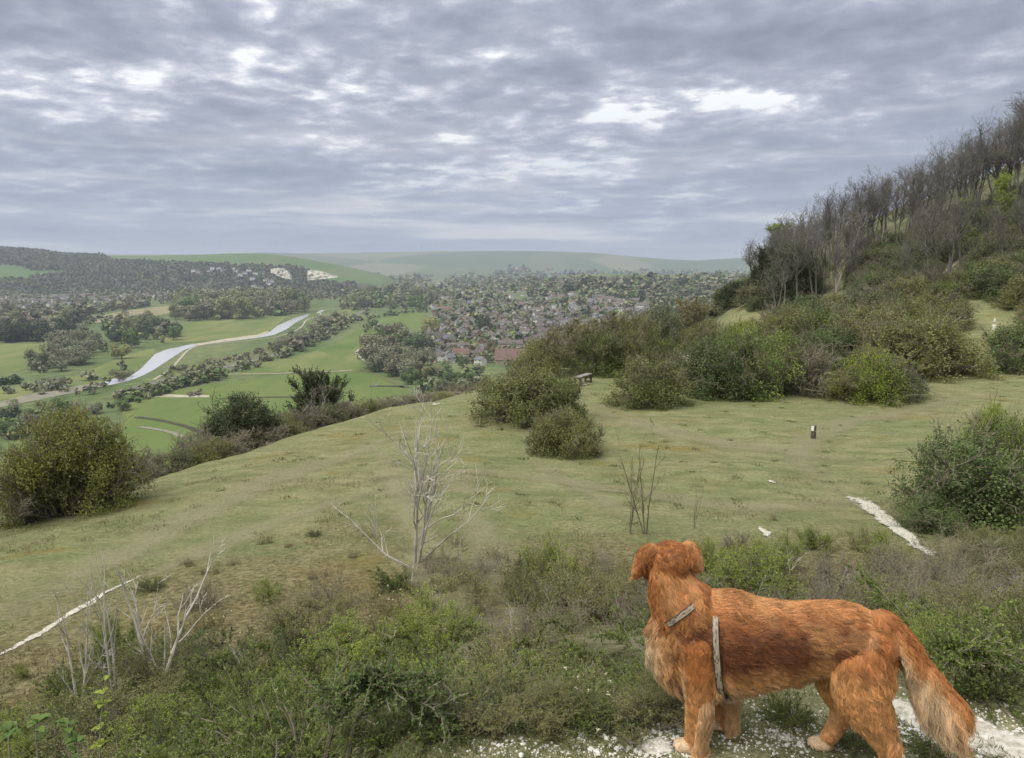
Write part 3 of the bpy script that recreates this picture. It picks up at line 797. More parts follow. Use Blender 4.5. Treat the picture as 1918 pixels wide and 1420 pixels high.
    c = attr(nt, 'fur_colour', 'Color')
    p1 = node(nt, 'ShaderNodeBsdfPrincipled', {'Base Color': c, 'Roughness': .42, 'Specular IOR Level': .35}).outputs[0]
    tr = node(nt, 'ShaderNodeBsdfTranslucent', {0: c}).outputs[0]
    finish(nt, node(nt, 'ShaderNodeMixShader', {0: .22, 1: p1, 2: tr}).outputs[0])
    hcv.materials.append(m)
    link('coat', hcv, root)
    # ---- nose, eyes, claws
    def blob(name, c, r, axes=None):
        g = Geo(); g.add(*sphere(np.asarray(c) - base, r, axes)); return g.build(name, [M['dog_black']], root, True)
    blob('nose', H + FD * .200 - FU * .020, (.018, .012, .014), ax)
    for s in (-1, 1): blob('eye', H + FD * .082 + FS * s * .036 + FU * .018, (.011, .009, .010), ax)
    g = Geo()
    for t in PAWS:
        g = Geo(); P = np.array([[t - DOG_AX * .018 - base, t - DOG_AX * .030 - UPV * .006 - base]]); Vv, Qq = tubes(P, np.array([[.0035, .0008]]), 5); g.add(Vv, Q=Qq)
        g.build('claw', [M['claw']], root, True)
    # ---- harness: neck band and girth band, printed webbing with dark edges
    def web_mat():
        m, nt = new_mat('printed_webbing')
        a = node(nt, 'ShaderNodeAttribute', attribute_name='uvw').outputs['Vector']; sp = node(nt, 'ShaderNodeSeparateXYZ', {0: a})
        e = mth(nt, 'GREATER_THAN', mth(nt, 'ABSOLUTE', sp.outputs[1]), .74)
        br = node(nt, 'ShaderNodeTexVoronoi', {'Vector': node(nt, 'ShaderNodeMapping', {0: a, 3: (48, 1.6, 1)}).outputs[0], 'Scale': 1.0}, distance='CHEBYCHEV')
        c = ramp(nt, br.outputs['Distance'], [(.12, (.05, .035, .022)), (.30, (.20, .155, .10)), (.55, (.32, .27, .20))])
        c = mixc(nt, e, c, (.035, .026, .02))
        finish(nt, node(nt, 'ShaderNodeBsdfPrincipled', {'Base Color': c, 'Roughness': .7}).outputs[0]); return m
    M['webbing'] = web_mat()
    hr = link('harness', None, root)
    from mathutils.bvhtree import BVHTree
    bvh = BVHTree.FromPolygons([Vector(x) for x in V], [tuple(t) for t in T])
    def band(name, c, n, r0, hw, off, hide):
        """closed strap: rays from the centre in the plane with normal n find the skin"""
        n = nrm(n); a = nrm(np.cross(n, UPV)); b = np.cross(n, a); k = 90; cen = []
        for q in range(k):
            an = q * 2 * math.pi / k; d = a * math.cos(an) + b * math.sin(an)
            h = bvh.ray_cast(Vector(c + d * .6), Vector(-d), .6)
            cen.append(c + d * ((np.linalg.norm(np.array(h[0]) - c) if h[0] else r0) + off))
        cen = np.array(cen)
        press = hide(cen); cen = cen - nrm(cen - c) * ((off + .006) * press)[:, None]
        for _ in range(3): cen = (np.roll(cen, 1, 0) + 2 * cen + np.roll(cen, -1, 0)) / 4
        out = nrm(cen - c); V_, at_ = [], []
        for q in range(k + 1):
            p, o = cen[q % k], out[q % k]
            for s, tk in ((-1, 0), (-.8, .0035), (.8, .0035), (1, 0)):
                V_.append(p + n * hw * s + o * tk - base); at_.append((q / k, s, 0))
        i = np.arange((k + 1) * 4).reshape(k + 1, 4); Q_ = np.stack([i[:-1, :-1], i[1:, :-1], i[1:, 1:], i[:-1, 1:]], -1).reshape(-1, 4)
        me = mesh_np(name, V_, None, Q_, [M['webbing']], smooth=False)
        at = me.attributes.new('uvw', 'FLOAT_VECTOR', 'POINT'); at.data.foreach_set('vector', np.array(at_, np.float32).ravel())
        link(name, me, hr)
    A, B = DP(1343, 1120), DP(1357, 1292)
    band('girth_strap', (A + B) / 2, nrm(np.cross(B - A, DOG_LAT)), .13, .0125, .015, lambda q: S(1168, 1150, proj(q)[:, 1]))
    A, B = DP(1306, 1118), DP(1242, 1164); c = (A + B) / 2 + np.array([0, 0, -.004])
    band('neck_strap', c, nrm(np.cross(B - A, DOG_LAT + UPV * -.15)), .11, .0115, .017, lambda q: S(1250, 1240, proj(q)[:, 0]) + S(1296, 1308, proj(q)[:, 0]))
build_dog()
# ------------------------------------------------------------------ plant materials
M['bark'] = rough_mat('grey_bark', (.085, .072, .055), (.19, .165, .13), 5, .9, .01, 6, None, .2, (1, 1, .25))
M['bark_pale'] = rough_mat('pale_dead_bark', (.25, .23, .185), (.52, .49, .41), 14, .85, .004, 6, (.40, .37, .30), .2, (1, 1, .3))
M['twig'] = rough_mat('brown_twig', (.11, .095, .065), (.22, .19, .135), 9, .9)
M['twig_grey'] = rough_mat('grey_twig', (.140, .125, .095), (.28, .25, .20), 9, .9)
M['twig_dark'] = rough_mat('wood_twig', (.090, .083, .070), (.20, .185, .158), 3, .9)
M['leaf_olive'] = foliage('olive_leaf', (.125, .150, .040), (.320, .350, .115), .4, .4, (.255, .225, .095))
M['leaf_fresh'] = foliage('fresh_leaf', (.150, .215, .030), (.40, .47, .085), .4, .3)
M['leaf_dark'] = foliage('dark_leaf', (.070, .110, .034), (.205, .265, .090), .35, .35)
M['leaf_juniper'] = foliage('juniper_leaf', (.070, .112, .030), (.315, .375, .090), .35, .3)
M['leaf_yew'] = foliage('yew_leaf', (.026, .044, .016), (.085, .112, .040), .2, .3)
M['leaf_yewgold'] = foliage('golden_yew_leaf', (.135, .155, .036), (.390, .390, .100), .35, .2)
M['leaf_scrub'] = foliage('budding_scrub', (.140, .138, .060), (.365, .345, .160), .4, .4, (.27, .23, .12))
M['leaf_dull'] = foliage('dull_hill_leaf', (.100, .125, .052), (.260, .290, .125), .38, .45, (.175, .155, .085))
M['leaf_broad'] = foliage('broad_leaf', (.085, .14, .035), (.18, .26, .07), .4, .2)
M['straw'] = foliage('dry_grass', (.13, .12, .055), (.32, .28, .15), .3, .2)
M['grass_green'] = foliage('grass_blade', (.075, .10, .030), (.21, .22, .085), .35, .2)
M['flower'] = rough_mat('cream_flower', (.62, .60, .45), (.80, .78, .62), 20, .8)

# ------------------------------------------------------------------ plant meshes: each returns (stems mesh, foliage mesh)
def bush(seed, mats, shell=0.0, H=1.0, W=.62, stems=16, tw=420, fine=1500, leaf=9000, ls=(.022, .042), spike=.2, dens=1.0, tr=.0042, up=.06, lean=1.0):
    """unit-height rounded shrub: many stems from the base, twigs, small leaves in clumps; some stems poke out"""
    rng = np.random.default_rng(seed)
    n = stems; az = rng.uniform(0, 6.283, n); el = rng.uniform(.25, 1.45, n)
    d = np.stack([np.cos(az) * np.cos(el), np.sin(az) * np.cos(el), np.sin(el)], 1)
    Lm = H * (.55 + .45 * np.sin(el)) * rng.uniform(.8, 1.05, n) * np.where(el < .7, W / .62, 1)
    p0 = np.stack([np.cos(az) * rng.uniform(0, .22, n) * W, np.sin(az) * rng.uniform(0, .22, n) * W, np.full(n, -.06)], 1)
    P1 = grow(rng, p0, d, Lm, 8, .16, up); r1 = np.linspace(.016, .004, 8)[None] * rng.uniform(.7, 1.2, (n, 1))
    p, dd, rr, _ = spawn(rng, P1, r1, tw, .15, 1., .3, 1.1)
    P2 = grow(rng, p, dd, rng.uniform(.16, .36, tw) * H, 5, .28, .06 * lean); r2 = np.minimum(rr, .007)[:, None] * np.linspace(1, .35, 5)[None]
    p, dd, rr, _ = spawn(rng, P2, r2, fine, .1, 1., .3, 1.0)
    L3 = rng.uniform(.06, .15, fine) * H; sp = rng.random(fine) < spike; L3[sp] *= 1.7
    P3 = grow(rng, p, dd, L3, 4, .25, .05); r3 = np.full((fine, 4), tr) * np.linspace(1, .5, 4)[None]
    g = Geo(); V, Q = tubes(P1, r1, 5); g.add(V, Q=Q); V, Q = tubes(P2, r2, 4); g.add(V, Q=Q); V, Q = tubes(P3, r3, 3); g.add(V, Q=Q)
    sm = g.mesh('shrub_stems', [mats[0]])
    def dome(P, soft):
        r = np.sqrt((P[..., 0] / (W * 1.02)) ** 2 + (P[..., 1] / (W * 1.02)) ** 2 + (np.maximum(P[..., 2], 0) / (H * .98)) ** 2)[..., None]
        return P * np.where(r > 1, (1 + soft * (r - 1)) / np.maximum(r, 1e-6), 1)
    if shell:
        P3 = dome(P3, .45)
    k = leaf; i = rng.integers(0, fine, k); t = rng.random(k) ** .7 * 2.999; a = t.astype(int); f = (t - a)[:, None]
    c = P3[i, a] * (1 - f) + P3[i, a + 1] * f + rng.normal(0, .012, (k, 3)) * H
    dl = nrm(nrm(P3[i, a + 1] - P3[i, a]) * .6 + unit(rng, k)); nl = nrm(unit(rng, k) + np.array([0, 0, 1.5]))
    nl = nrm(nl - dl * (nl * dl).sum(1)[:, None])
    if shell:
        m = rng.random(k) < shell; n_ = int(m.sum()); nl_ = 60; a = unit(rng, nl_); a[:, 2] = np.abs(a[:, 2]) * 1.1 - .12; a = nrm(a); ii = rng.integers(0, nl_, n_); i[m] = ii
        q = a[ii] * rng.uniform(.74, .93, nl_)[ii][:, None] * np.array([W, W, H]) + unit(rng, n_) * (rng.random(n_) ** .45 * .20)[:, None] * np.array([W, W, H * .8]) * 1.15; q[:, 2] = np.maximum(q[:, 2], .02); c[m] = q
        out = nrm(q / np.array([W, W, H])); nl[m] = nrm(out * .6 + unit(rng, n_) * .7 + np.array([0, 0, .8])); dl[m] = unit(rng, n_); nl = nrm(nl - dl * (nl * dl).sum(1)[:, None])
    sz = rng.uniform(*ls, k)
    lock = rng.normal(0, .16, fine)[i]
    tint = np.clip(.42 + lock + rng.normal(0, .16, k), 0, 1)
    g = Geo(); V, Q = leaves(c, dl, nl, sz, sz * rng.uniform(.45, .7, k)); g.add(V, Q=Q, tint=np.repeat(tint, 4))
    return sm, g.mesh('shrub_foliage', [mats[1]])

def juniper(seed, mats, arms=80, leaf=36000, H=.75, W=1.0):
    """low spreading evergreen: arching arms densely set with short leaves, herring-bone side shoots"""
    rng = np.random.default_rng(seed)
    az = rng.uniform(0, 6.283, arms); el = rng.uniform(.1, 1.25, arms)
    d = np.stack([np.cos(az) * np.cos(el), np.sin(az) * np.cos(el), np.sin(el)], 1)
    Lm = rng.uniform(.55, 1.05, arms) * np.where(el > .7, H * 1.1, W)
    p0 = np.stack([np.cos(az), np.sin(az), np.zeros(arms)], 1) * rng.uniform(0, .25, (arms, 1)); p0[:, 2] = rng.uniform(-.1, .12, arms)
    P1 = grow(rng, p0, d, Lm, 9, .10, -.035); r1 = np.linspace(.011, .003, 9)[None] * np.ones((arms, 1))
    n2 = arms * 13; p, dd, rr, tt = spawn(rng, P1, r1, n2, .2, 1., .5, 1.0)
    P2 = grow(rng, p, dd, rng.uniform(.10, .26, n2) * (1.15 - .6 * tt), 5, .10, .02); r2 = np.full((n2, 5), .0032) * np.linspace(1, .5, 5)[None]
    g = Geo(); V, Q = tubes(P1, r1, 4); g.add(V, Q=Q); V, Q = tubes(P2, r2, 3); g.add(V, Q=Q); sm = g.mesh('shrub_stems', [mats[0]])
    k = leaf; i = rng.integers(0, n2, k); t = rng.random(k) * 3.999; a = t.astype(int); f = (t - a)[:, None]
    c = P2[i, a] * (1 - f) + P2[i, a + 1] * f; ax = nrm(P2[i, a + 1] - P2[i, a])
    v = rng.normal(size=(k, 3)); v = nrm(v - ax * (v * ax).sum(1)[:, None]); dl = nrm(ax * .7 + v + np.array([0, 0, .15])); nl = nrm(np.cross(dl, np.cross(ax, dl)) + .2 * unit(rng, k))
    sz = rng.uniform(.019, .034, k) * (1.1 - .3 * t / 4)
    tint = np.clip(.25 + .10 * t + rng.normal(0, .14, k) + rng.normal(0, .12, n2)[i], 0, 1)
    g = Geo(); V, Q = leaves(c, dl, nl, sz, sz * .42); g.add(V, Q=Q, tint=np.repeat(tint, 4))
    return sm, g.mesh('shrub_foliage', [mats[1]])

def yew(seed, mats, leaf=26000, W=.62, skirts=.0):
    """unit-height dense evergreen of ascending sprays"""
    rng = np.random.default_rng(seed)
    n = 64; az = rng.uniform(0, 6.283, n); el = rng.uniform(-.05, 1.45, n)
    d = np.stack([np.cos(az) * np.cos(el), np.sin(az) * np.cos(el), np.sin(el)], 1)
    P1 = grow(rng, np.stack([rng.normal(0, .03, n), rng.normal(0, .03, n), rng.uniform(0, .25, n)], 1), d, (.50 + .33 * np.sin(el)) * rng.uniform(.88, 1.02, n) * np.where(el < .8, W / .55, 1), 8, .12, .05)
    r1 = np.linspace(.022, .006, 8)[None] * np.ones((n, 1))
    n2 = 1700; p, dd, rr, tt = spawn(rng, P1, r1, n2, .3, 1., .3, .8); P2 = grow(rng, p, dd, rng.uniform(.08, .17, n2), 5, .14, .05); r2 = np.full((n2, 5), .004)
    g = Geo(); V, Q = tubes(P1, r1, 5); g.add(V, Q=Q); V, Q = tubes(P2, r2, 3); g.add(V, Q=Q); sm = g.mesh('tree_limbs', [mats[0]])
    k = leaf; i = rng.integers(0, n2, k); t = rng.random(k) * 3.999; a = t.astype(int); f = (t - a)[:, None]
    c = P2[i, a] * (1 - f) + P2[i, a + 1] * f + rng.normal(0, .014, (k, 3)); ax = nrm(P2[i, a + 1] - P2[i, a])
    dl = nrm(ax + .55 * unit(rng, k)); nl = unit(rng, k); nl = nrm(nl - dl * (nl * dl).sum(1)[:, None]); sz = rng.uniform(.022, .044, k)
    tint = np.clip(.30 + .12 * t * .5 + rng.normal(0, .13, k) + rng.normal(0, .18, n2)[i], 0, 1)
    g = Geo(); V, Q = leaves(c, dl, nl, sz, sz * .36); g.add(V, Q=Q, tint=np.repeat(tint, 4))
    return sm, g.mesh('tree_crown', [mats[1]])

def bare_tree(seed, mats, spread=.30, t0=.30, limbs=15, n2=110, n3=650, n4=2100, tr=.0011, trunk=.013, leaf=0, ls=(.012, .022), forks=1):
    """unit-height leafless tree: trunk, ascending limbs, haze of twigs; optional small leaves"""
    rng = np.random.default_rng(seed)
    p0 = np.zeros((forks, 3)); p0[:, 2] = -.03; d0 = np.stack([rng.normal(0, .12 * (forks > 1) + .03, forks), rng.normal(0, .12 * (forks > 1) + .03, forks), np.ones(forks)], 1)
    P0 = grow(rng, p0, d0, rng.uniform(.78, .92, forks), 9, .055, .03); r0 = np.linspace(trunk, .0025, 9)[None] * np.ones((forks, 1))
    p, dd, rr, tt = spawn(rng, P0, r0, limbs, t0, .95, .35, .85); P1 = grow(rng, p, dd, rng.uniform(.7, 1.1, limbs) * spread * (1.25 - .6 * tt), 7, .13, .12); r1 = np.minimum(rr * .7, .007)[:, None] * np.linspace(1, .3, 7)[None]
    B = np.concatenate([P1[:, :7], P0[:, 2:9]]); rB = np.concatenate([r1, r0[:, 2:9]])
    p, dd, rr, _ = spawn(rng, B, rB, n2, .25, 1., .35, .9); P2 = grow(rng, p, dd, rng.uniform(.08, .18, n2), 5, .16, .09); r2 = np.minimum(rr * .7, .0036)[:, None] * np.linspace(1, .4, 5)[None]
    p, dd, rr, _ = spawn(rng, P2, r2, n3, .2, 1., .3, .9); P3 = grow(rng, p, dd, rng.uniform(.035, .085, n3), 4, .18, .07); r3 = np.minimum(rr, tr * 1.5)[:, None] * np.linspace(1, .6, 4)[None]
    p, dd, rr, _ = spawn(rng, P3, r3, n4, .2, 1., .3, .9); P4 = grow(rng, p, dd, rng.uniform(.018, .045, n4), 3, .2, .05); r4 = np.full((n4, 3), tr) * np.linspace(1, .7, 3)[None]
    g = Geo(); V, Q = tubes(P0, r0, 7); g.add(V, Q=Q); V, Q = tubes(P1, r1, 5); g.add(V, Q=Q); tm = g.mesh('tree_trunk', [mats[0]])
    g = Geo()
    for P, r, s in ((P2, r2, 4), (P3, r3, 3), (P4, r4, 3)): V, Q = tubes(P, r, s); g.add(V, Q=Q)
    if leaf:
        i = rng.integers(0, n4, leaf); c = P4[i, rng.integers(0, 3, leaf)] + rng.normal(0, .006, (leaf, 3)); dl = unit(rng, leaf); nl = unit(rng, leaf); nl = nrm(nl - dl * (nl * dl).sum(1)[:, None]); sz = rng.uniform(*ls, leaf)
        V, Q = leaves(c, dl, nl, sz, sz * .6); g.add(V, Q=Q, m=1, tint=np.repeat(np.clip(rng.normal(.45, .2, leaf), 0, 1), 4))
    return tm, g.mesh('tree_crown', [mats[1], mats[2]] if leaf else [mats[1]])

def bramble(seed, mat, n=150):
    """tangle of thin arching leafless stems, unit size"""
    rng = np.random.default_rng(seed)
    az = rng.uniform(0, 6.283, n); el = rng.uniform(.5, 1.5, n); d = np.stack([np.cos(az) * np.cos(el), np.sin(az) * np.cos(el), np.sin(el)], 1)
    p0 = np.stack([rng.normal(0, .22, n), rng.normal(0, .22, n), np.full(n, -.03)], 1)
    P1 = grow(rng, p0, d, rng.uniform(.6, 1.15, n), 9, .17, -.06); r1 = np.full((n, 9), .0042) * np.linspace(1.2, .5, 9)[None]
    m = n * 6; p, dd, rr, _ = spawn(rng, P1, r1, m, .25, 1., .4, 1.2); P2 = grow(rng, p, dd, rng.uniform(.08, .28, m), 5, .22, 0); r2 = np.full((m, 5), .0026) * np.linspace(1, .5, 5)[None]
    g = Geo(); V, Q = tubes(P1, r1, 4); g.add(V, Q=Q); V, Q = tubes(P2, r2, 3); g.add(V, Q=Q)
    return g.mesh('bramble_stems', [mat])

def weeds(seed, mats, n=90, flowers=14):
    """clump of dry grass blades and thin stalks, some with cream flower heads"""
    rng = np.random.default_rng(seed)
    az = rng.uniform(0, 6.283, n); el = rng.uniform(.7, 1.5, n); d = np.stack([np.cos(az) * np.cos(el), np.sin(az) * np.cos(el), np.sin(el)], 1)
    p0 = np.stack([rng.normal(0, .25, n), rng.normal(0, .25, n), np.full(n, -.02)], 1)
    P1 = grow(rng, p0, d, rng.uniform(.3, .9, n), 5, .1, -.04); g = Geo(); V, Q = tubes(P1, np.full((n, 5), .004) * np.linspace(1.2, .4, 5)[None], 3); g.add(V, Q=Q, tint=np.repeat(rng.random(n), 15))
    k = n * 18; i = rng.integers(0, n, k); t = rng.integers(0, 5, k); c = P1[i, t]; dl = nrm(unit(rng, k) + np.array([0, 0, .5])); nl = unit(rng, k); nl = nrm(nl - dl * (nl * dl).sum(1)[:, None]); sz = rng.uniform(.03, .08, k)
    V, Q = leaves(c, dl, nl, sz, sz * .22); g.add(V, Q=Q, tint=np.repeat(rng.random(k), 4))
    sm = g.mesh('weed_stalks', [mats[0]])
    g = Geo()
    for q in rng.choice(n, flowers, replace=False):
        for _ in range(5):
            c = P1[q, -1] + rng.normal(0, .012, 3); k = 5; dl = nrm(unit(rng, k) * np.array([1, 1, .3])); V, Q = leaves(np.repeat([c], k, 0), dl, np.repeat([[0, 0, 1.]], k, 0), np.full(k, .018), np.full(k, .014)); g.add(V, Q=Q)
    return sm, g.mesh('flower_heads', [mats[1]])

PB = {}
PB['scrub'] = [bush(11 + i, (M['twig'], M['leaf_olive']), .5, W=.72, leaf=19000, stems=22, spike=.12) for i in range(3)]
PB['green'] = [bush(21 + i, (M['twig'], M['leaf_juniper']), .5, W=.75, leaf=20000, stems=22, spike=.12) for i in range(2)]
PB['fresh'] = [bush(31 + i, (M['twig'], M['leaf_fresh']), .55, W=.66, leaf=20000, stems=22, ls=(.016, .032), spike=.12) for i in range(2)]
PB['dark'] = [bush(41 + i, (M['twig'], M['leaf_dark']), .55, W=.66, leaf=20000, stems=22, spike=.12) for i in range(2)]
PB['budding'] = [bush(51 + i, (M['twig_grey'], M['leaf_scrub']), W=.64, leaf=13000, fine=2000, stems=24, spike=.3, ls=(.013, .026), up=.12) for i in range(3)]
PB['dull'] = [bush(61 + i, (M['twig_dark'], M['leaf_dull']), .5, W=.75, leaf=9000, stems=16, tw=240, fine=800, ls=(.03, .052), spike=.12) for i in range(3)]
PB['yew'] = [bush(71, (M['twig'], M['leaf_yew']), .65, W=.6, stems=40, leaf=44000, tw=520, fine=1700, ls=(.016, .036), spike=.1, up=.1), yew(73, (M['bark'], M['leaf_yew']), W=.5)]
PB['goldyew'] = [bush(72, (M['twig'], M['leaf_yewgold']), .5, W=.78, stems=44, leaf=62000, tw=800, fine=2400, ls=(.014, .034), spike=.2, up=.10)]
PB['bare'] = [bare_tree(81 + i, (M['twig_dark'], M['twig_dark']), spread=.20 + .03 * (i % 3), t0=.40, trunk=.011, limbs=20, n2=90, n3=330, n4=760, tr=.0008, forks=1 + i % 2) for i in range(5)]
PB['bare_pale'] = [bare_tree(91 + i, (M['bark_pale'], M['twig_grey']), spread=.34, t0=.18, trunk=.016, n4=1500, forks=3) for i in range(2)]
PB['birch'] = [bare_tree(96, (M['bark'], M['twig'], M['leaf_fresh']), spread=.26, leaf=7000, n4=1500), bare_tree(97, (M['bark'], M['twig'], M['leaf_dull']), spread=.3, leaf=6000, n4=1500)]
PB['spring'] = [bare_tree(98 + i, (M['bark'], M['twig'], M['leaf_scrub']), spread=.34, t0=.15, leaf=6000, n4=1800, forks=4) for i in range(2)]
PARTN = {'yew': ('trunk', 'crown'), 'goldyew': ('trunk', 'crown'), 'bare': ('trunk', 'crown'), 'bare_pale': ('trunk', 'crown'), 'birch': ('trunk', 'crown'), 'spring': ('trunk', 'crown'), 'weed': ('stalks', 'flower_heads')}
prng = random.Random(4)
def plant(kind, name, loc, h, label, cat, group=None, w=1.0, var=None, rz=None, tilt=(0, 0), sink=0.0):
    a, b = PB[kind][prng.randrange(len(PB[kind])) if var is None else var]
    o = link(name, None); o.location = (loc[0], loc[1], loc[2] - sink)
    o.rotation_euler = (tilt[0], tilt[1], prng.uniform(0, 6.28) if rz is None else rz); o.scale = (h * w, h * w, h)
    pn = PARTN.get(kind, ('stems', 'foliage'))
    link(pn[0], a, o); link(pn[1], b, o)
    return tag(o, label, cat, group)

# ------------------------------------------------------------------ shrubs and trees on and around the meadow (u, base v, height px, width ratio)
def at_base(u, v):
    p = hit(u, v); return p
def by_px(kind, name, u, v, hp, wp, label, cat, group=None, var=None, back=0.0, tilt=(0, 0)):
    """stand a plant on the terrain seen at (u, v); hp, wp its height and width there in photograph pixels"""
    p = hit(u, v); dpt = p[1] * math.cos(PITCH) - p[2] * math.sin(PITCH); h = hp * dpt / FPX; w = wp * dpt / FPX
    nat = {'yew': 1.1, 'goldyew': 1.45, 'scrub': 1.42, 'green': 1.42, 'fresh': 1.3, 'dark': 1.3, 'budding': 1.2, 'dull': 1.42, 'bare': .6, 'bare_pale': .7, 'birch': .55, 'spring': .75}[kind]
    q = np.array([p[0], p[1] + back + w * .25, 0]); q[2] = tz(q[0], q[1])
    return plant(kind, name, q, h, label, cat, group, (w / nat) / h, var, None, tilt, .04 * h)
G1 = 'rounded thorn bushes on the meadow'
by_px('scrub', 'thorn_bush', 985, 796, 112, 210, 'big round grey green bush at the centre of the meadow, above a smaller one', 'bush', G1, 0)
by_px('green', 'thorn_bush', 1050, 790, 92, 90, 'right hand shoulder of greenery growing beside the big central bush', 'bush', G1, 1)
by_px('scrub', 'thorn_bush', 1062, 856, 92, 140, 'smaller twiggy bush standing in front of the big central bush', 'bush', G1, 1)
by_px('scrub', 'thorn_bush', 1218, 763, 95, 172, 'low dome shaped bush to the right of the bench', 'bush', G1, 2)
by_px('dark', 'thorn_bush', 1350, 748, 130, 150, 'dark green leafy bush left of the long thicket', 'bush', G1, 0)
by_px('green', 'thorn_bush', 1440, 748, 140, 160, 'tall mixed green bush in the middle of the thicket', 'bush', G1, 0)
by_px('budding', 'thorn_bush', 1520, 742, 95, 130, 'brownish bare bush between the green bushes of the thicket', 'bush', G1, 2)
by_px('fresh', 'thorn_bush', 1622, 744, 98, 140, 'bright yellow green bush at the right of the thicket', 'bush', G1, 0, back=-1.0)
by_px('scrub', 'thorn_bush', 1600, 752, 60, 110, 'low olive bush under the bright yellow green one', 'bush', G1, 1)
by_px('dull', 'thorn_bush', 1685, 752, 80, 110, 'dull bush ending the thicket at its right', 'bush', G1, 1)
by_px('scrub', 'thorn_bush', 1770, 712, 130, 230, 'wide grey green bush behind the right meadow, below the chalk scar', 'bush', G1, 2)
by_px('dark', 'thorn_bush', 1912, 700, 100, 110, 'dark bush at the right edge of the photo beside the chalk scar', 'bush', G1, 1)
by_px('dark', 'thorn_bush', 1840, 985, 175, 250, 'large dark bush at the right edge of the meadow by the chalk path', 'bush', G1, 0)
by_px('green', 'thorn_bush', 1905, 960, 195, 170, 'tall leafy bush at far right behind the large dark bush', 'bush', G1, 0)
by_px('fresh', 'thorn_bush', 1900, 880, 120, 110, 'bright lime green bush top at the right edge', 'bush', G1, 1, back=.8)
by_px('dark', 'yew_bush', 1760, 1000, 70, 120, 'low dark bush at the foot of the large right hand bush', 'bush', G1, 1)
# row behind the thicket and round the bench clearing
G2 = 'scrub thicket behind the meadow'
rw = [('green', 1120, 706, 95, 110), ('spring', 1100, 702, 108, 110), ('scrub', 1170, 704, 95, 120), ('spring', 1150, 700, 112, 120), ('scrub', 1195, 690, 110, 110), ('dull', 1240, 664, 100, 110),
      ('spring', 1040, 706, 95, 120), ('scrub', 1010, 712, 80, 110), ('spring', 1075, 690, 92, 120), ('dull', 1300, 632, 55, 100), ('scrub', 1330, 668, 70, 120), ('spring', 1300, 645, 85, 120), ('fresh', 1400, 690, 85, 130), ('scrub', 1490, 655, 85, 130),
      ('green', 1540, 668, 95, 140), ('scrub', 1600, 660, 95, 150), ('dark', 1520, 640, 85, 130), ('scrub', 1660, 690, 120, 160), ('green', 1700, 700, 110, 140), ('dark', 1560, 690, 80, 120), ('green', 1240, 690, 60, 80), ('dull', 1640, 640, 100, 150), ('scrub', 1720, 660, 110, 150), ('fresh', 1420, 640, 40, 90)]
for i, (k, u, v, hp, wp) in enumerate(rw):
    by_px(k, 'scrub_bush' if k != 'spring' else 'spring_tree', u, v, hp, wp, {'spring': 'thin budding tree rising from the scrub thicket behind the meadow', 'budding': 'brown twiggy bush in the scrub thicket behind the meadow', 'dark': 'dark leafy bush in the scrub thicket behind the meadow', 'dull': 'dull grey green bush in the scrub thicket behind the meadow', 'scrub': 'olive green bush in the scrub thicket behind the meadow', 'green': 'fresh green bush in the scrub thicket behind the meadow', 'fresh': 'bright yellow green bush in the scrub thicket behind the meadow'}[k], 'tree' if k == 'spring' else 'bush', G2)

# plants along the left rim of the meadow, rooted just over the edge
GS = None
def rim(kind, name, u, v_top, Y, wpx, label, cat, group=None, var=None, over=None):
    """plant beyond the rim in direction u at depth Y whose top shows at v_top"""
    if group and group == GS: v_top += 24
    p = PY(u, v_top + (10 if kind == 'goldyew' else 0), Y); g = tz(p[0], p[1]); h = p[2] - g
    dpt = p[1] * math.cos(PITCH) - p[2] * math.sin(PITCH); w = wpx * dpt / FPX
    nat = {'yew': 1.1, 'goldyew': 1.45, 'scrub': 1.42, 'budding': 1.2, 'dull': 1.42, 'green': 1.42, 'spring': .75, 'bare_pale': .7, 'dark': 1.3}[kind]
    return plant(kind, name, (p[0], p[1], g), h, label, cat, group, (w / nat) / h, var, None, (0, 0), .03 * h)
rim('goldyew', 'golden_yew', 122, 752, 20.2, 225, 'yellowish green yew at the left rim of the meadow', 'tree')
rim('yew', 'yew_tree', 452, 736, 31.5, 140, 'rounded dark yew on the meadow rim, left of a taller one', 'tree', None, 0)
rim('yew', 'yew_tree', 597, 693, 37.0, 142, 'taller flat topped dark yew on the rim of the meadow', 'tree', None, 1)
rim('bare_pale', 'bare_sapling', 583, 722, 35.5, 80, 'pale bare shrub in front of the taller dark yew', 'tree', None, 0)
GR = 'straw coloured scrub along the meadow rim'
for i, (u, vt, Y, w) in enumerate([(30, 870, 19.6, 120), (230, 870, 23.6, 90), (275, 846, 26.2, 100), (330, 838, 26.6, 90), (372, 806, 28.6, 80), (395, 820, 27.8, 90), (440, 812, 29.2, 100), (490, 790, 31, 90), (530, 772, 32.6, 90), (570, 760, 34, 100), (615, 755, 35, 90),
                                   (650, 752, 36.2, 90), (690, 748, 37, 80), (730, 742, 38.4, 90), (780, 736, 40, 90), (820, 732, 42, 90), (860, 738, 43, 90), (200, 880, 22.6, 90), (350, 812, 29.5, 60)]):
    rim(['budding', 'scrub', 'budding', 'dull', 'budding', 'scrub', 'budding'][i % 7], 'rim_shrub', u, vt, Y, w, 'straw coloured twiggy shrub fringing the left rim of the meadow', 'bush', GR)
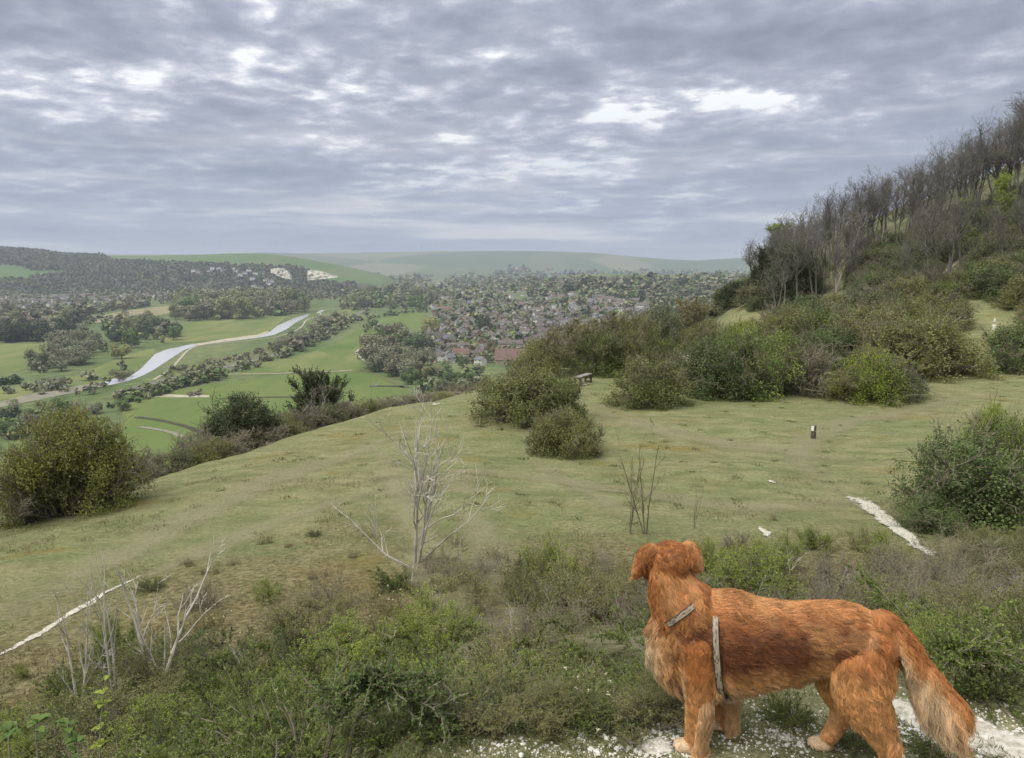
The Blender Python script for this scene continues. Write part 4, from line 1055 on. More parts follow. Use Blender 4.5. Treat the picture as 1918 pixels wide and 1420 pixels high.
# grey trees on the slope below the rim, in front of the town
GS = 'budding trees on the slope above the town'
for i, (u, vt, Y, w, k) in enumerate([(880, 690, 52, 110, 'budding'), (930, 690, 60, 120, 'budding'), (960, 672, 66, 110, 'spring'), (1000, 640, 72, 100, 'spring'), (1030, 612, 76, 110, 'spring'), (1070, 596, 78, 120, 'spring'), (1115, 585, 82, 120, 'spring'), (1150, 590, 86, 110, 'spring'), (1190, 596, 88, 120, 'spring'),
                                      (1000, 655, 60, 110, 'budding'), (1060, 620, 66, 110, 'spring'), (1120, 600, 70, 130, 'spring'), (1170, 604, 72, 120, 'budding'), (1225, 590, 92, 120, 'spring'), (1260, 575, 98, 120, 'spring'), (1290, 560, 100, 120, 'scrub'), (1330, 548, 104, 120, 'dull'), (1370, 530, 108, 100, 'spring'), (905, 702, 56, 90, 'budding'), (850, 706, 50, 90, 'budding')]):
    rim(k if k != 'spring' else 'spring', 'slope_tree' if k == 'spring' else 'slope_bush', u, vt, Y, w, 'budding grey brown tree on the slope between the bench and the town' if k == 'spring' else 'grey brown bush on the slope between the meadow and the town', 'tree' if k == 'spring' else 'bush', GS)
# ------------------------------------------------------------------ the wooded hillside on the right
wr = random.Random(9)
GW = 'bare trees of the hillside wood'
SKY_U = [1395, 1440, 1480, 1520, 1560, 1620, 1680, 1740, 1800, 1860, 1918, 2100]
SKY_V = [475, 425, 398, 378, 352, 322, 300, 275, 250, 215, 178, 90]
def wood_tree(kind, u, Y, h, label, name='bare_tree', group=GW, w=1.0, var=None):
    x = (u - 959) / FPX * (Y + 1.0); z = tz(x, Y)
    d = Y * math.cos(PITCH) - z * math.sin(PITCH); x = (u - 959) / FPX * d; z = tz(x, Y)
    return plant(kind, name, (x, Y, z), h, label, 'tree', group, w, var)
def top_h(u, Y, v):
    p = PY(u, v, Y); return p[2] - tz(p[0], Y)
n = 0
u = 1412.0
while u < 2020:                                  # skyline rank and the rank behind it
    for Y0 in (106, 120):
        uu = u + wr.uniform(-10, 10); Y = Y0 + wr.uniform(-5, 5); h = top_h(uu, Y, np.interp(uu, SKY_U, SKY_V) + wr.uniform(-4, 26) + (Y0 > 110) * 14)
        if h > 3: wood_tree('bare', uu, Y, min(h, 17), 'dark leafless tree along the hill skyline', w=wr.uniform(.85, 1.25))
    u += wr.uniform(13, 19)
for i in range(34):                              # slope ranks below the skyline
    uu = wr.uniform(1450, 1960); Y = wr.uniform(78, 102); h = wr.uniform(6, 10)
    if top_h(uu, Y, np.interp(uu, SKY_U, SKY_V)) < h: continue
    wood_tree('bare', uu, Y, h, 'dark leafless tree below the hill skyline', group='leafless trees on the wooded slope', w=wr.uniform(.9, 1.3))
def mark(kind, u, vt, vb, wpx, label, name, cat='tree', var=0):
    p = hit(u, vb, 20); d = p[1] * math.cos(PITCH) - p[2] * math.sin(PITCH); h = (vb - vt) * d / FPX
    nat = {'yew': 1.1, 'bare_pale': .7, 'birch': .55, 'dark': 1.3, 'spring': .75, 'fresh': 1.3, 'bare': .6}[kind]
    return plant(kind, name, p, h, label, cat, None, wpx / nat / (vb - vt), var)
mark('bare_pale', 1565, 405, 548, 105, 'pale many stemmed bare tree in front of the hillside wood', 'bare_tree', var=0)
mark('bare_pale', 1705, 415, 495, 50, 'slim pale bare tree at the foot of the hillside wood', 'bare_tree', var=1)
mark('bare_pale', 1745, 380, 455, 40, 'slender pale leaning trunk left of the bright green larch', 'bare_tree', var=0)
mark('bare_pale', 1605, 500, 560, 40, 'small pale bare tree to the right of the many stemmed one', 'bare_tree', var=1)
mark('bare_pale', 1640, 430, 500, 60, 'pale bare tree high on the slope right of the many stemmed one', 'bare_tree', var=1)
mark('birch', 1812, 368, 452, 40, 'slim bright green tree on the right slope beside the hill track', 'leafy_tree', var=0)
mark('birch', 1885, 320, 460, 62, 'tall soft green tree near the right edge above the hill track', 'leafy_tree', var=0)
mark('birch', 1478, 415, 500, 80, 'small light green tree at the left end of the hillside wood', 'leafy_tree', var=0)
mark('bare_pale', 1410, 462, 520, 60, 'pale thin tree at the lowest left end of the wood', 'bare_tree', var=1)
mark('yew', 1482, 458, 572, 100, 'dark blue green evergreen at the left end of the wood', 'yew_tree', var=0)
mark('yew', 1438, 466, 562, 75, 'dark evergreen just left of the blue green one by the wood', 'yew_tree', var=1)
mark('yew', 1378, 528, 572, 75, 'low dark evergreen shrub left of the wood above the thicket', 'yew_tree', var=0)
mark('spring', 1300, 560, 660, 90, 'thin bare tree standing over the grassy gap left of the thicket', 'bare_tree', var=1)
# understorey covering the slope
GU = 'scrub on the wooded hillside'
TRACK = [(1758, 512), (1790, 490), (1820, 466), (1850, 440)]
GAP = [[(1395, 600), (1460, 578), (1480, 590), (1440, 612), (1400, 615)], [(1785, 572), (1918, 566), (1918, 700), (1800, 655)], [(1425, 455), (1530, 455), (1530, 575), (1425, 575)], [(1535, 400), (1600, 400), (1600, 556), (1535, 556)], [(1690, 410), (1720, 410), (1720, 496), (1690, 496)], [(1225, 575), (1300, 570), (1470, 590), (1470, 640), (1300, 690), (1225, 690)], [(1735, 520), (1780, 480), (1840, 430), (1870, 430), (1850, 460), (1790, 515), (1750, 530)]]
placed = 0
for i in range(2600):
    Y = wr.uniform(50, 112); u = wr.uniform(1300, 1990); x = (u - 959) / FPX * Y * 1.0
    z = tz(x, Y)
    uv = proj(np.array([[x, Y, z]]))[0]; h = wr.uniform(1.5, 3.4)
    tp = proj(np.array([[x, Y, z + h * .8]]))[0]
    if uv[0] < 1290 or uv[1] > 655 or float(edge_dist(np.array([x]), np.array([Y]))[0]) > 4: continue
    if any(in_poly(np.array([uv[0]]), np.array([q]), g)[0] for g in GAP for q in (uv[1], tp[1])): continue
    if uv[1] > 560 and wr.random() < .6: continue
    k = wr.choices(['dull', 'scrub', 'dark', 'budding', 'green'], [6, 3, 3.5, 1.5, 1.2])[0]
    plant(k, 'hillside_bush', (x, Y, z), h, {'dull': 'dull grey green bush on the wooded hillside', 'scrub': 'olive bush on the wooded hillside', 'dark': 'dark evergreen bush on the wooded hillside', 'budding': 'brown twiggy bush on the wooded hillside', 'green': 'brighter green bush on the wooded hillside'}[k], 'bush', GU, wr.uniform(.9, 1.3), sink=.1)
    placed += 1
    if placed >= 290: break
M['chalk_path'] = None
def chalkpath_mat():
    m, nt = new_mat('worn_chalk'); p = wpos(nt); e = attr(nt, 'edge')
    n = noise(nt, p, 3.2, 6, .65); n2 = noise(nt, p, 26, 4, .7)
    a = mth(nt, 'ADD', mth(nt, 'MULTIPLY', n, .9), mth(nt, 'MULTIPLY', n2, .35)); a = mth(nt, 'ADD', a, mth(nt, 'MULTIPLY', e, .75))
    k = ramp(nt, a, [(.90, 0), (1.25, 1)])
    c = mixc(nt, ramp(nt, n2, [(.35, 0), (.6, 1)]), (.32, .29, .21), (.60, .57, .49))
    b = node(nt, 'ShaderNodeBump', {'Strength': .6, 'Distance': .03, 'Height': n2}).outputs[0]
    s = node(nt, 'ShaderNodeBsdfPrincipled', {'Base Color': c, 'Roughness': .95, 'Specular IOR Level': .1, 'Normal': b}).outputs[0]
    finish(nt, node(nt, 'ShaderNodeMixShader', {0: k, 1: node(nt, 'ShaderNodeBsdfTransparent').outputs[0], 2: s}).outputs[0]); return m
M['chalk_path'] = chalkpath_mat()
def tpath(name, uv, w, label, mat='chalk_path', lift=.03, cross=7, jit=.12, seed=1, n=10):
    P = [hit(u, v)[:2] for u, v in uv]
    strip(name, P, w, M[mat], lift, label, cross, n, 'structure', jit, seed)
M['hill_track'] = rough_mat('worn_earth_track', (.15, .135, .085), (.27, .24, .16), 1.5, .95)
tpath('chalk_path', [(-30, 1245), (40, 1206), (110, 1165), (180, 1122), (240, 1090), (300, 1066)], [.17, .16, .14, .12, .10, .05], 'narrow white chalk path crossing the lower left meadow', lift=.012, jit=.07)
tpath('chalk_path', [(1575, 925), (1615, 942), (1650, 968), (1690, 1000), (1725, 1030), (1755, 1062)], [.5, .55, .45, .35, .32, .3], 'white worn chalk path running down towards the dog at the right')
tpath('chalk_path', [(1418, 984), (1432, 998), (1448, 1016)], [.16, .2, .18], 'small bare chalk patch above the dog')
tpath('hill_track', [(1745, 520), (1770, 500), (1800, 478), (1830, 455), (1856, 434)], [.8, .9, .9, .8, .6], 'worn track climbing the wooded hillside', 'hill_track', seed=4)
tpath('chalk_scar', [(1862, 590), (1863, 603), (1861, 614), (1860, 624)], [.25, .28, .3, .25], 'short white chalk scar on the grassy bank at the right edge', seed=2)
tpath('chalk_scar', [(1270, 660), (1285, 668), (1290, 676)], [.5, .6, .4], 'white chalk patch in the grassy gap behind the bushes', seed=8)
tpath('chalk_scar', [(1068, 722), (1090, 722), (1115, 717)], [.3, .35, .2], 'pale worn ground under the bench', seed=9)
tpath('chalk_scar', [(800, 762), (818, 758), (832, 756)], [.25, .35, .2], 'pale worn patch near the meadow rim left of the big bush', seed=10)
tpath('chalk_scar', [(1425, 896), (1442, 902), (1456, 908)], [.18, .25, .15], 'scatter of white chalk on the turf below the post', seed=12)

def worn_mat():
    m, nt = new_mat('worn_turf'); p = wpos(nt); e = attr(nt, 'edge'); n = noise(nt, p, 1.1, 6, .65); n2 = noise(nt, p, 14, 4, .7)
    k = mth(nt, 'MULTIPLY', ramp(nt, mth(nt, 'ADD', mth(nt, 'MULTIPLY', e, .8), n), [(.62, 0), (1.25, 1)]), .42)
    c = mixc(nt, ramp(nt, n2, [(.35, 0), (.6, 1)]), (.22, .20, .105), (.36, .335, .21))
    s = node(nt, 'ShaderNodeBsdfPrincipled', {'Base Color': c, 'Roughness': .95, 'Specular IOR Level': .1}).outputs[0]
    finish(nt, node(nt, 'ShaderNodeMixShader', {0: k, 1: node(nt, 'ShaderNodeBsdfTransparent').outputs[0], 2: s}).outputs[0]); return m
M['worn_turf'] = worn_mat()
for i, (L, w) in enumerate([([(0, 1160), (150, 1075), (330, 985), (520, 895), (700, 835), (860, 790)], .9), ([(640, 790), (720, 850), (860, 880), (1050, 900), (1250, 935), (1450, 950), (1600, 940)], .7), ([(1120, 745), (1140, 775), (1220, 800), (1360, 830), (1500, 850), (1700, 880)], 1.0), ([(1560, 930), (1500, 860), (1560, 800), (1720, 765), (1900, 730)], .9), ([(950, 840), (1040, 890), (1130, 940), (1180, 980)], .5), ([(240, 1090), (330, 1060), (460, 1000), (640, 940), (800, 900)], .6)]):
    tpath('worn_path', L, w, ['faint worn trail along the left side of the meadow', 'faint worn trail crossing the middle of the meadow', 'faint worn trail passing the low dome shaped bush', 'faint worn trail by the marker post', 'faint worn trail down from the smaller bush', 'faint trail continuing the narrow chalk path'][i], 'worn_turf', .02, 7, .3, 20 + i)
# ------------------------------------------------------------------ the bank in front of the dog: dense scrub, dead stems, weeds
PB['juniper'] = [juniper(111, (M['twig'], M['leaf_juniper'])), juniper(112, (M['twig'], M['leaf_juniper']), W=1.15, H=.6), juniper(113, (M['twig'], M['leaf_dark']), leaf=24000)]
PB['bankscrub'] = [bush(121 + i, (M['twig'], M['leaf_olive']), W=.8, leaf=17000, ls=(.014, .030), tw=280, fine=1200, spike=.3, up=.09, tr=.0028) for i in range(3)]
PB['bankfresh'] = [bush(125 + i, (M['twig'], M['leaf_fresh']), W=.75, leaf=16000, ls=(.014, .032), tw=300, fine=1300, spike=.3, up=.09, tr=.0028) for i in range(2)]
PB['bankbud'] = [bush(128 + i, (M['twig_grey'], M['leaf_scrub']), W=.75, leaf=11000, ls=(.012, .026), tw=360, fine=1600, spike=.4, up=.12, tr=.0026) for i in range(2)]
PB['weed'] = [weeds(131 + i, (M['straw'], M['flower']), flowers=(3, 8, 2)[i]) for i in range(3)]
PB['dead'] = [bare_tree(141 + i, (M['bark_pale'], M['bark_pale']), spread=.34, t0=.12, trunk=.017, limbs=9, n2=26, n3=40, n4=60, tr=.0016, forks=2 + i % 2) for i in range(3)]
PB['deadcurl'] = [bare_tree(146, (M['bark_pale'], M['bark_pale']), spread=.46, t0=.20, trunk=.010, limbs=16, n2=90, n3=230, n4=220, tr=.0010, forks=2)]
PB['sapling'] = [bare_tree(151 + i, (M['twig'], M['twig']), spread=.30, t0=.2, trunk=.008, limbs=7, n2=16, n3=24, n4=30, tr=.0018, forks=3) for i in range(2)]
BR = [bramble(161, M['twig_grey']), bramble(162, M['twig'])]
PARTN.update({'dead': ('trunk', 'crown'), 'deadcurl': ('trunk', 'crown'), 'sapling': ('stems', 'twigs')})
sr = random.Random(12)
def bankplant(kind, name, p, h, label, cat, group=None, w=1.0, var=None, rz=None):
    # lean a little down the bank, as things growing on a slope do
    return plant(kind, name, p, h, label, cat, group, w, var, rz, (sr.uniform(-.08, .04), sr.uniform(-.08, .08)), .05 * h)
def bramblebush(p, h, v, label, group):
    o = link('bramble', BR[v]); o.location = (p[0], p[1], p[2] - .03); o.scale = (h * .95, h * .95, h); o.rotation_euler = (0, 0, sr.uniform(0, 6.28)); return tag(o, label, 'bramble', group)
def zone_kind(u, v):
    if 330 < u < 720 and 985 < v < 1105: return ('weed', .10)
    if u < 340 and v < 1165: return (None, 0)
    if u < 330: return (sr.choice(['juniper', 'bankscrub', 'bankfresh', 'juniper', 'bankscrub', 'juniper']), .95)
    if u < 820 and v > 1215: return (sr.choice(['juniper', 'juniper', 'juniper', 'bankfresh', 'juniper']), .95)
    if u < 820: return (sr.choice(['bankscrub', 'bankscrub', 'bankbud', 'juniper', 'bankfresh', 'weed', 'bramble', 'weed']), .88)
    if u < 1290 and v < 1060: return (sr.choice(['weed', 'bankbud', 'weed', 'bankscrub', 'weed']), .6)
    if u < 1290 and v < 1230: return (sr.choice(['bramble', 'bankbud', 'bankscrub', 'bankscrub', 'bankfresh', 'bankbud', 'juniper', 'bankscrub', 'bramble']), .92)
    if u < 1290: return (sr.choice(['juniper', 'juniper', 'juniper', 'bankscrub', 'bankfresh']), .95)
    if v < 1030: return (sr.choice(['weed', 'bankbud', 'bankscrub', 'weed']), .55)
    if 1440 < u < 1720 and 1085 < v < 1230: return (sr.choice(['bramble', 'bankbud', 'bankbud', 'bramble', 'bankscrub']), .95)
    if u < 1520 and v < 1120: return (sr.choice(['bankfresh', 'bankscrub', 'bankfresh', 'bankbud']), .9)
    if v < 1230: return (sr.choice(['bankbud', 'bankscrub', 'bankbud', 'bramble', 'bankscrub', 'bankfresh']), .9)
    return (sr.choice(['juniper', 'juniper', 'bankscrub', 'juniper']), .95)
LBL = {'juniper': 'spreading dark evergreen shrub', 'bankscrub': 'olive twiggy shrub', 'bankfresh': 'yellow green leafy shrub', 'bankbud': 'grey budding shrub', 'weed': 'clump of dry weeds', 'bramble': 'leafless bramble tangle'}
def where_on_bank(u, v):
    h = 'far left' if u < 330 else 'left' if u < 820 else 'middle' if u < 1250 else 'right' if u < 1560 else 'far right'
    return '%s bank, %s' % (h, 'by the knoll' if v > 1240 else 'half way down' if v > 1090 else 'by the meadow')
pts = []
tries = 0
while tries < 6000 and len(pts) < 440:
    tries += 1
    y = 2.6 + 13.5 * sr.random() ** 1.25; x = sr.uniform(-.78, .78) * y
    kd = float(knoll_d(np.array([x]), np.array([y]))[0])
    if kd < .22 or kd > 14: continue
    sp = .36 + .043 * y
    if any((x - a) ** 2 + (y - b) ** 2 < sp * sp for a, b in pts): continue
    z = tz(x, y); uv = proj(np.array([[x, y, z]]))[0]
    if uv[1] > 1600 or not (-120 < uv[0] < 2040): continue
    if y > 9 and abs(uv[0] - np.interp(uv[1], [930, 968, 1000, 1030, 1062], [1600, 1650, 1690, 1725, 1755])) < 60 and uv[1] < 1075: continue
    if 1385 < uv[0] < 1480 and 965 < uv[1] < 1035: continue
    if x > .75 and y < 3.6 and uv[1] > 1300 and uv[0] > 1640: continue
    k, dn = zone_kind(*uv)
    pts.append((x, y))
    if k is None or sr.random() > dn: continue
    lab = '%s on the %s' % (LBL[k], where_on_bank(*uv)); grp = 'scrub on the bank below the dog'
    near = y < 5
    if uv[0] < 330 and PY(uv[0], np.interp(uv[0], [-100, 0, 100, 240, 330], [1310, 1268, 1212, 1140, 1100]), y)[2] - z < .1: continue
    if k == 'bramble' and uv[0] < 330: k = 'bankscrub'
    if k == 'bramble': bramblebush((x, y, z), sr.uniform(.45, .75), sr.choice([0, 1, 1]), lab, grp)
    else:
        h = {'juniper': sr.uniform(.5, .75), 'bankscrub': sr.uniform(.55, 1.0), 'bankfresh': sr.uniform(.5, .85), 'bankbud': sr.uniform(.6, 1.05), 'weed': sr.uniform(.35, .6)}[k]
        # nothing may stand higher than the photograph shows it there
        vt = np.interp(uv[0], [-100, 0, 100, 240, 330, 350, 700, 760, 900, 1150, 1230, 1400, 1900], [1310, 1268, 1212, 1140, 1100, 1090, 1075, 1010, 965, 985, 1020, 990, 985])
        lim = PY(uv[0], vt, y)[2] - z
        h = min(h, max(lim, .12 if uv[0] < 330 else .22)) if uv[1] < 1300 or uv[0] < 330 else h
        if uv[1] > 1300: h *= .8
        if kd < .6: h = min(h, (.30 if x < -.28 else .16) + .45 * kd)
        bankplant(k, {'juniper': 'juniper', 'weed': 'weed_clump'}.get(k, 'bank_shrub'), (x, y, z), h, lab, 'weeds' if k == 'weed' else 'shrub', grp, sr.uniform(.95, 1.25))

def hero(kind, name, u, v, hp, wp, label, cat, var=None, rz=None, nat=None):
    p = hit(u, v); d = p[1] * math.cos(PITCH) - p[2] * math.sin(PITCH); h = hp * d / FPX
    nat = nat or {'dead': .75, 'deadcurl': .62, 'sapling': .5, 'juniper': 2.0, 'bankfresh': 1.4, 'weed': 1.6, 'bankscrub': 1.5}[kind]
    return plant(kind, name, p, h, label, cat, None, wp / nat / hp, var, rz, (0, 0), .03 * h)
hero('deadcurl', 'dead_tree', 772, 1105, 395, 250, 'whitish dead little tree with crooked branches at the top of the bank', 'tree', 0, 1.2)
hero('dead', 'dead_tree', 150, 1330, 310, 150, 'leaning dead grey sapling at the far left below the meadow', 'tree', 0, .4)
hero('dead', 'dead_tree', 218, 1320, 385, 140, 'tallest of the three dead pale saplings at the lower left', 'tree', 1, 2.0)
hero('dead', 'dead_tree', 300, 1300, 310, 240, 'wide forked dead pale sapling right of the tallest dead one', 'tree', 2, .2)
hero('dead', 'dead_tree', 705, 1010, 110, 50, 'thin bare stem left of the whitish dead little tree', 'tree', 1, 1)
hero('sapling', 'bare_sapling', 1210, 1000, 225, 90, 'tall thin bare sapling standing above the head of the dog', 'tree', 0, .5)
hero('sapling', 'bare_sapling', 1180, 1000, 190, 60, 'shorter bare sapling left of the tall thin one', 'tree', 1, 2.5)
hero('sapling', 'bare_sapling', 1300, 990, 100, 30, 'small thin bare shoot right of the tall bare sapling', 'tree', 0, 2)
hero('bankfresh', 'bank_shrub', 590, 1330, 120, 190, 'bright yellow green shrub among the dark junipers at lower left', 'shrub', 0)
hero('bankfresh', 'bank_shrub', 40, 1418, 95, 170, 'leafy green shrub filling the bottom left corner', 'shrub', 1)
hero('juniper', 'juniper', 150, 1418, 85, 200, 'spreading juniper at the bottom left behind the broad leaved shoots', 'shrub', 0)
hero('bankfresh', 'bank_shrub', 285, 1416, 110, 190, 'yellow green shrub at the bottom edge right of the yellow sprig', 'shrub', 0)
hero('juniper', 'juniper', 400, 1416, 110, 240, 'broad juniper at the bottom edge left of the middle', 'shrub', 1)
hero('bankfresh', 'bank_shrub', 1040, 1120, 110, 120, 'bright green shrub on the bank left of the head of the dog', 'shrub', 1)
hero('bankfresh', 'bank_shrub', 1410, 1125, 105, 190, 'bright green leafy patch on the bank behind the neck of the dog', 'shrub', 0)
hero('bankfresh', 'bank_shrub', 1740, 1250, 110, 150, 'yellow leaved shrub above the tail of the dog', 'shrub', 1)
hero('juniper', 'juniper', 1480, 1350, 62, 130, 'small dark juniper growing beneath the belly of the dog', 'shrub', 0)
hero('juniper', 'juniper', 1855, 1300, 110, 240, 'wide dark juniper right of the tail of the dog', 'shrub', 1)
hero('juniper', 'juniper', 1600, 1395, 40, 130, 'low green sprawl of juniper between the hind legs of the dog', 'shrub', 1)
hero('juniper', 'juniper', 1745, 1412, 36, 110, 'low juniper sprig at the bottom edge right of the dog', 'shrub', 0)
hero('juniper', 'juniper', 285, 1105, 34, 70, 'small flat dark juniper beside the narrow chalk path', 'shrub', 2)
hero('juniper', 'juniper', 590, 1004, 16, 36, 'tiny dark juniper on the dry bank above the path', 'shrub', 2)
for u, v in [(355, 1060), (380, 1075), (405, 1075), (490, 1020), (505, 1018), (540, 1025), (660, 1045), (585, 1085), (610, 1080), (1450, 975), (1700, 925)]:
    hero('weed', 'weed_clump', u, v, 24, 26, 'little dark weed tuft standing on the dry bank below the meadow', 'weeds', 2)['group'] = 'weed tufts on the dry bank'
# arching bough and broad leaved shoots close to the lens
def bough(u0, v0, tips, label, seed, mat='leaf_juniper'):
    rng = np.random.default_rng(seed); p0 = hit(u0, v0); g = Geo(); gl = Geo()
    for k, (u1, v1, Yd) in enumerate(tips):
        e = PY(u1, v1, p0[1] + Yd); p = e + nrm((p0 - e) * np.array([1, 1, 0])) * rng.uniform(.30, .42); p[2] = min(tz(p[0], p[1]), e[2] - .05); m = (p + e) / 2; m[2] = max(m[2], e[2]) + .05; q = (p * 2 + m) / 3; q[2] = (p[2] + m[2]) / 2 + .06
        P = catmull(np.array([p, q, m, e]), 6)[None]; r = np.linspace(.011, .003, P.shape[1])[None]; V, Q = tubes(P, r, 5); g.add(V, Q=Q)
        n2 = 40; pp, dd, rr, tt = spawn(rng, P[:, 6:], r[:, 6:], n2, .0, 1., .6, 1.2); P2 = grow(rng, pp, dd, rng.uniform(.04, .15, n2), 5, .12, .03); V, Q = tubes(P2, np.full((n2, 5), .003), 3); g.add(V, Q=Q)
        A = np.concatenate([P2, P[:, 8:13], P[:, 12:17]]) ; w = np.ones(len(A)); w[-2:] = 9; kk = 2200; i = rng.choice(len(A), kk, p=w / w.sum()); t = rng.random(kk) * 3.999; a = t.astype(int); f = (t - a)[:, None]
        c = A[i, a] * (1 - f) + A[i, a + 1] * f; ax = nrm(A[i, a + 1] - A[i, a]); dl = nrm(ax * .7 + unit(rng, kk)); nl = nrm(unit(rng, kk) + np.array([0, 0, 1.])); nl = nrm(nl - dl * (nl * dl).sum(1)[:, None])
        V, Q = leaves(c, dl, nl, rng.uniform(.012, .022, kk), rng.uniform(.005, .009, kk)); gl.add(V, Q=Q, tint=np.repeat(np.clip(rng.normal(.42, .2, kk), 0, 1), 4))
    p = p0; o = link('juniper_bough', None); o.location = p; g.V = [x - p for x in g.V]; gl.V = [x - p for x in gl.V]; g.build('stems', [M['twig']], o); gl.build('foliage', [M[mat]], o)
    return tag(o, label, 'shrub')
bough(800, 1340, [(1065, 1178, -.1), (1010, 1218, -.2), (905, 1185, 0), (720, 1205, -.1), (660, 1250, 0)], 'long arching juniper boughs reaching right over the middle of the bank', 5)
bough(560, 1400, [(390, 1240, 0), (470, 1215, .2), (640, 1225, .1), (720, 1265, 0), (540, 1250, 0), (330, 1300, -.1)], 'spreading juniper boughs over the lower left of the bank', 6)
bough(700, 1420, [(600, 1310, -.1), (780, 1300, 0), (820, 1330, -.05), (680, 1290, 0)], 'dark juniper boughs at the bottom edge left of the chalk stones', 7, 'leaf_dark')
bough(1150, 1300, [(1060, 1225, 0), (1200, 1215, .1), (1120, 1190, .1)], 'short juniper boughs just left of the chest of the dog', 8)
bough(1800, 1310, [(1700, 1225, 0), (1860, 1215, .1), (1915, 1240, 0), (1760, 1255, -.1)], 'arching juniper boughs above the tail at the right edge', 9)
for q, (u, v, hp, wp) in enumerate([(820, 1180, 85, 70), (1030, 1115, 75, 70), (890, 1262, 90, 80), (1100, 1165, 80, 80), (610, 1185, 80, 80), (455, 1262, 80, 70), (960, 1200, 95, 70), (740, 1235, 70, 80), (1560, 1120, 70, 90), (1660, 1180, 80, 80), (1850, 1160, 90, 90), (1480, 1075, 60, 60), (860, 1060, 70, 50)]):
    hero('dead', 'dead_twigs', u, v, hp, wp, 'pale dead twigs sticking up out of the scrub on the bank', 'shrub', q % 3)['group'] = 'pale dead twigs in the scrub'
def shoot(u, v, vtop, Y, label, nleaf, size, mat, seed):
    rng = np.random.default_rng(seed); a = PY(u, v, Y); b = PY(u + rng.uniform(-10, 10), vtop, Y + .05); base = np.array([a[0], a[1], tz(a[0], a[1])])
    P = catmull(np.array([base, a, b]), 6)[None]; g = Geo(); V, Q = tubes(P, np.linspace(.0035, .0015, P.shape[1])[None], 6); g.add(V, Q=Q)
    o = link('leafy_shoot', None); o.location = base
    g.V = [x - base for x in g.V]; g.build('stem', [M['twig_grey']], o)
    for q in range(nleaf):
        f = rng.uniform(.45, 1) if q else 1.0; c = P[0, int(f * (P.shape[1] - 1))] - base; d = nrm(rng.normal(size=3) * np.array([1, 1, .25]) + np.array([0, 0, .35])); n = nrm(np.cross(d, np.cross(UPV, d))); s = nrm(np.cross(d, n)); L = size * rng.uniform(.7, 1.1); w = L * .34
        prof = [(0, 0), (.18, .55), (.45, 1.0), (.72, .75), (.9, .35), (1, 0)]; V = []
        for t, ww in prof:
            m = c + d * L * t + n * L * (.10 * math.sin(t * 3.1) - .12 * t * t)
            V += [m - s * w * ww + n * w * ww * .25, m, m + s * w * ww + n * w * ww * .25]
        i = np.arange(18).reshape(6, 3); Q = np.stack([i[:-1, :-1], i[1:, :-1], i[1:, 1:], i[:-1, 1:]], -1).reshape(-1, 4)
        gg = Geo(); gg.add(V, Q=Q, tint=rng.uniform(.3, .9)); gg.build('leaf', [M[mat]], o, True)
    return tag(o, label, 'plant')
shoot(72, 1440, 1345, 1.9, 'broad leaved green shoot at the bottom left corner', 15, .038, 'leaf_broad', 1)
shoot(132, 1430, 1345, 2.0, 'second broad leaved shoot right of the corner one', 14, .036, 'leaf_broad', 2)
shoot(150, 1450, 1390, 1.9, 'low broad leaved shoot below the yellow sprig', 13, .034, 'leaf_broad', 3)
shoot(20, 1440, 1380, 1.9, 'broad leaved shoot cut by the left photo edge', 14, .038, 'leaf_broad', 5)
shoot(188, 1440, 1275, 2.3, 'upright yellow sprig of small leaves at lower left', 34, .030, 'leaf_fresh', 4)

# low sprigs that fray the crest of the knoll
for q in range(46):
    x = sr.uniform(-.75, 2.6); y = 2.72 + .42 * float(S(.45, 1.3, np.array([x]))[0]) + sr.uniform(-.02, .24) if x > -.28 else sr.uniform(2.0, 2.9)
    if x <= -.28: x = -.28 - sr.uniform(.0, .3)
    p = np.array([x, y, tz(x, y)]); uq = proj(p)[0]
    if uq[0] > 1640: continue
    k = sr.choice(['juniper', 'juniper', 'weed', 'bankscrub']); bankplant(k, {'weed': 'weed_clump', 'juniper': 'juniper'}.get(k, 'bank_shrub'), p, sr.uniform(.10, .20), {'juniper': 'low juniper sprig', 'weed': 'short tuft of dry weeds', 'bankscrub': 'low twiggy sprig'}[k] + (' on the crest of the knoll left of the dog' if uq[0] < 1250 else ' on the crest of the knoll behind the dog'), 'weeds' if k == 'weed' else 'shrub', 'sprigs along the crest of the knoll', sr.uniform(1.0, 1.5))

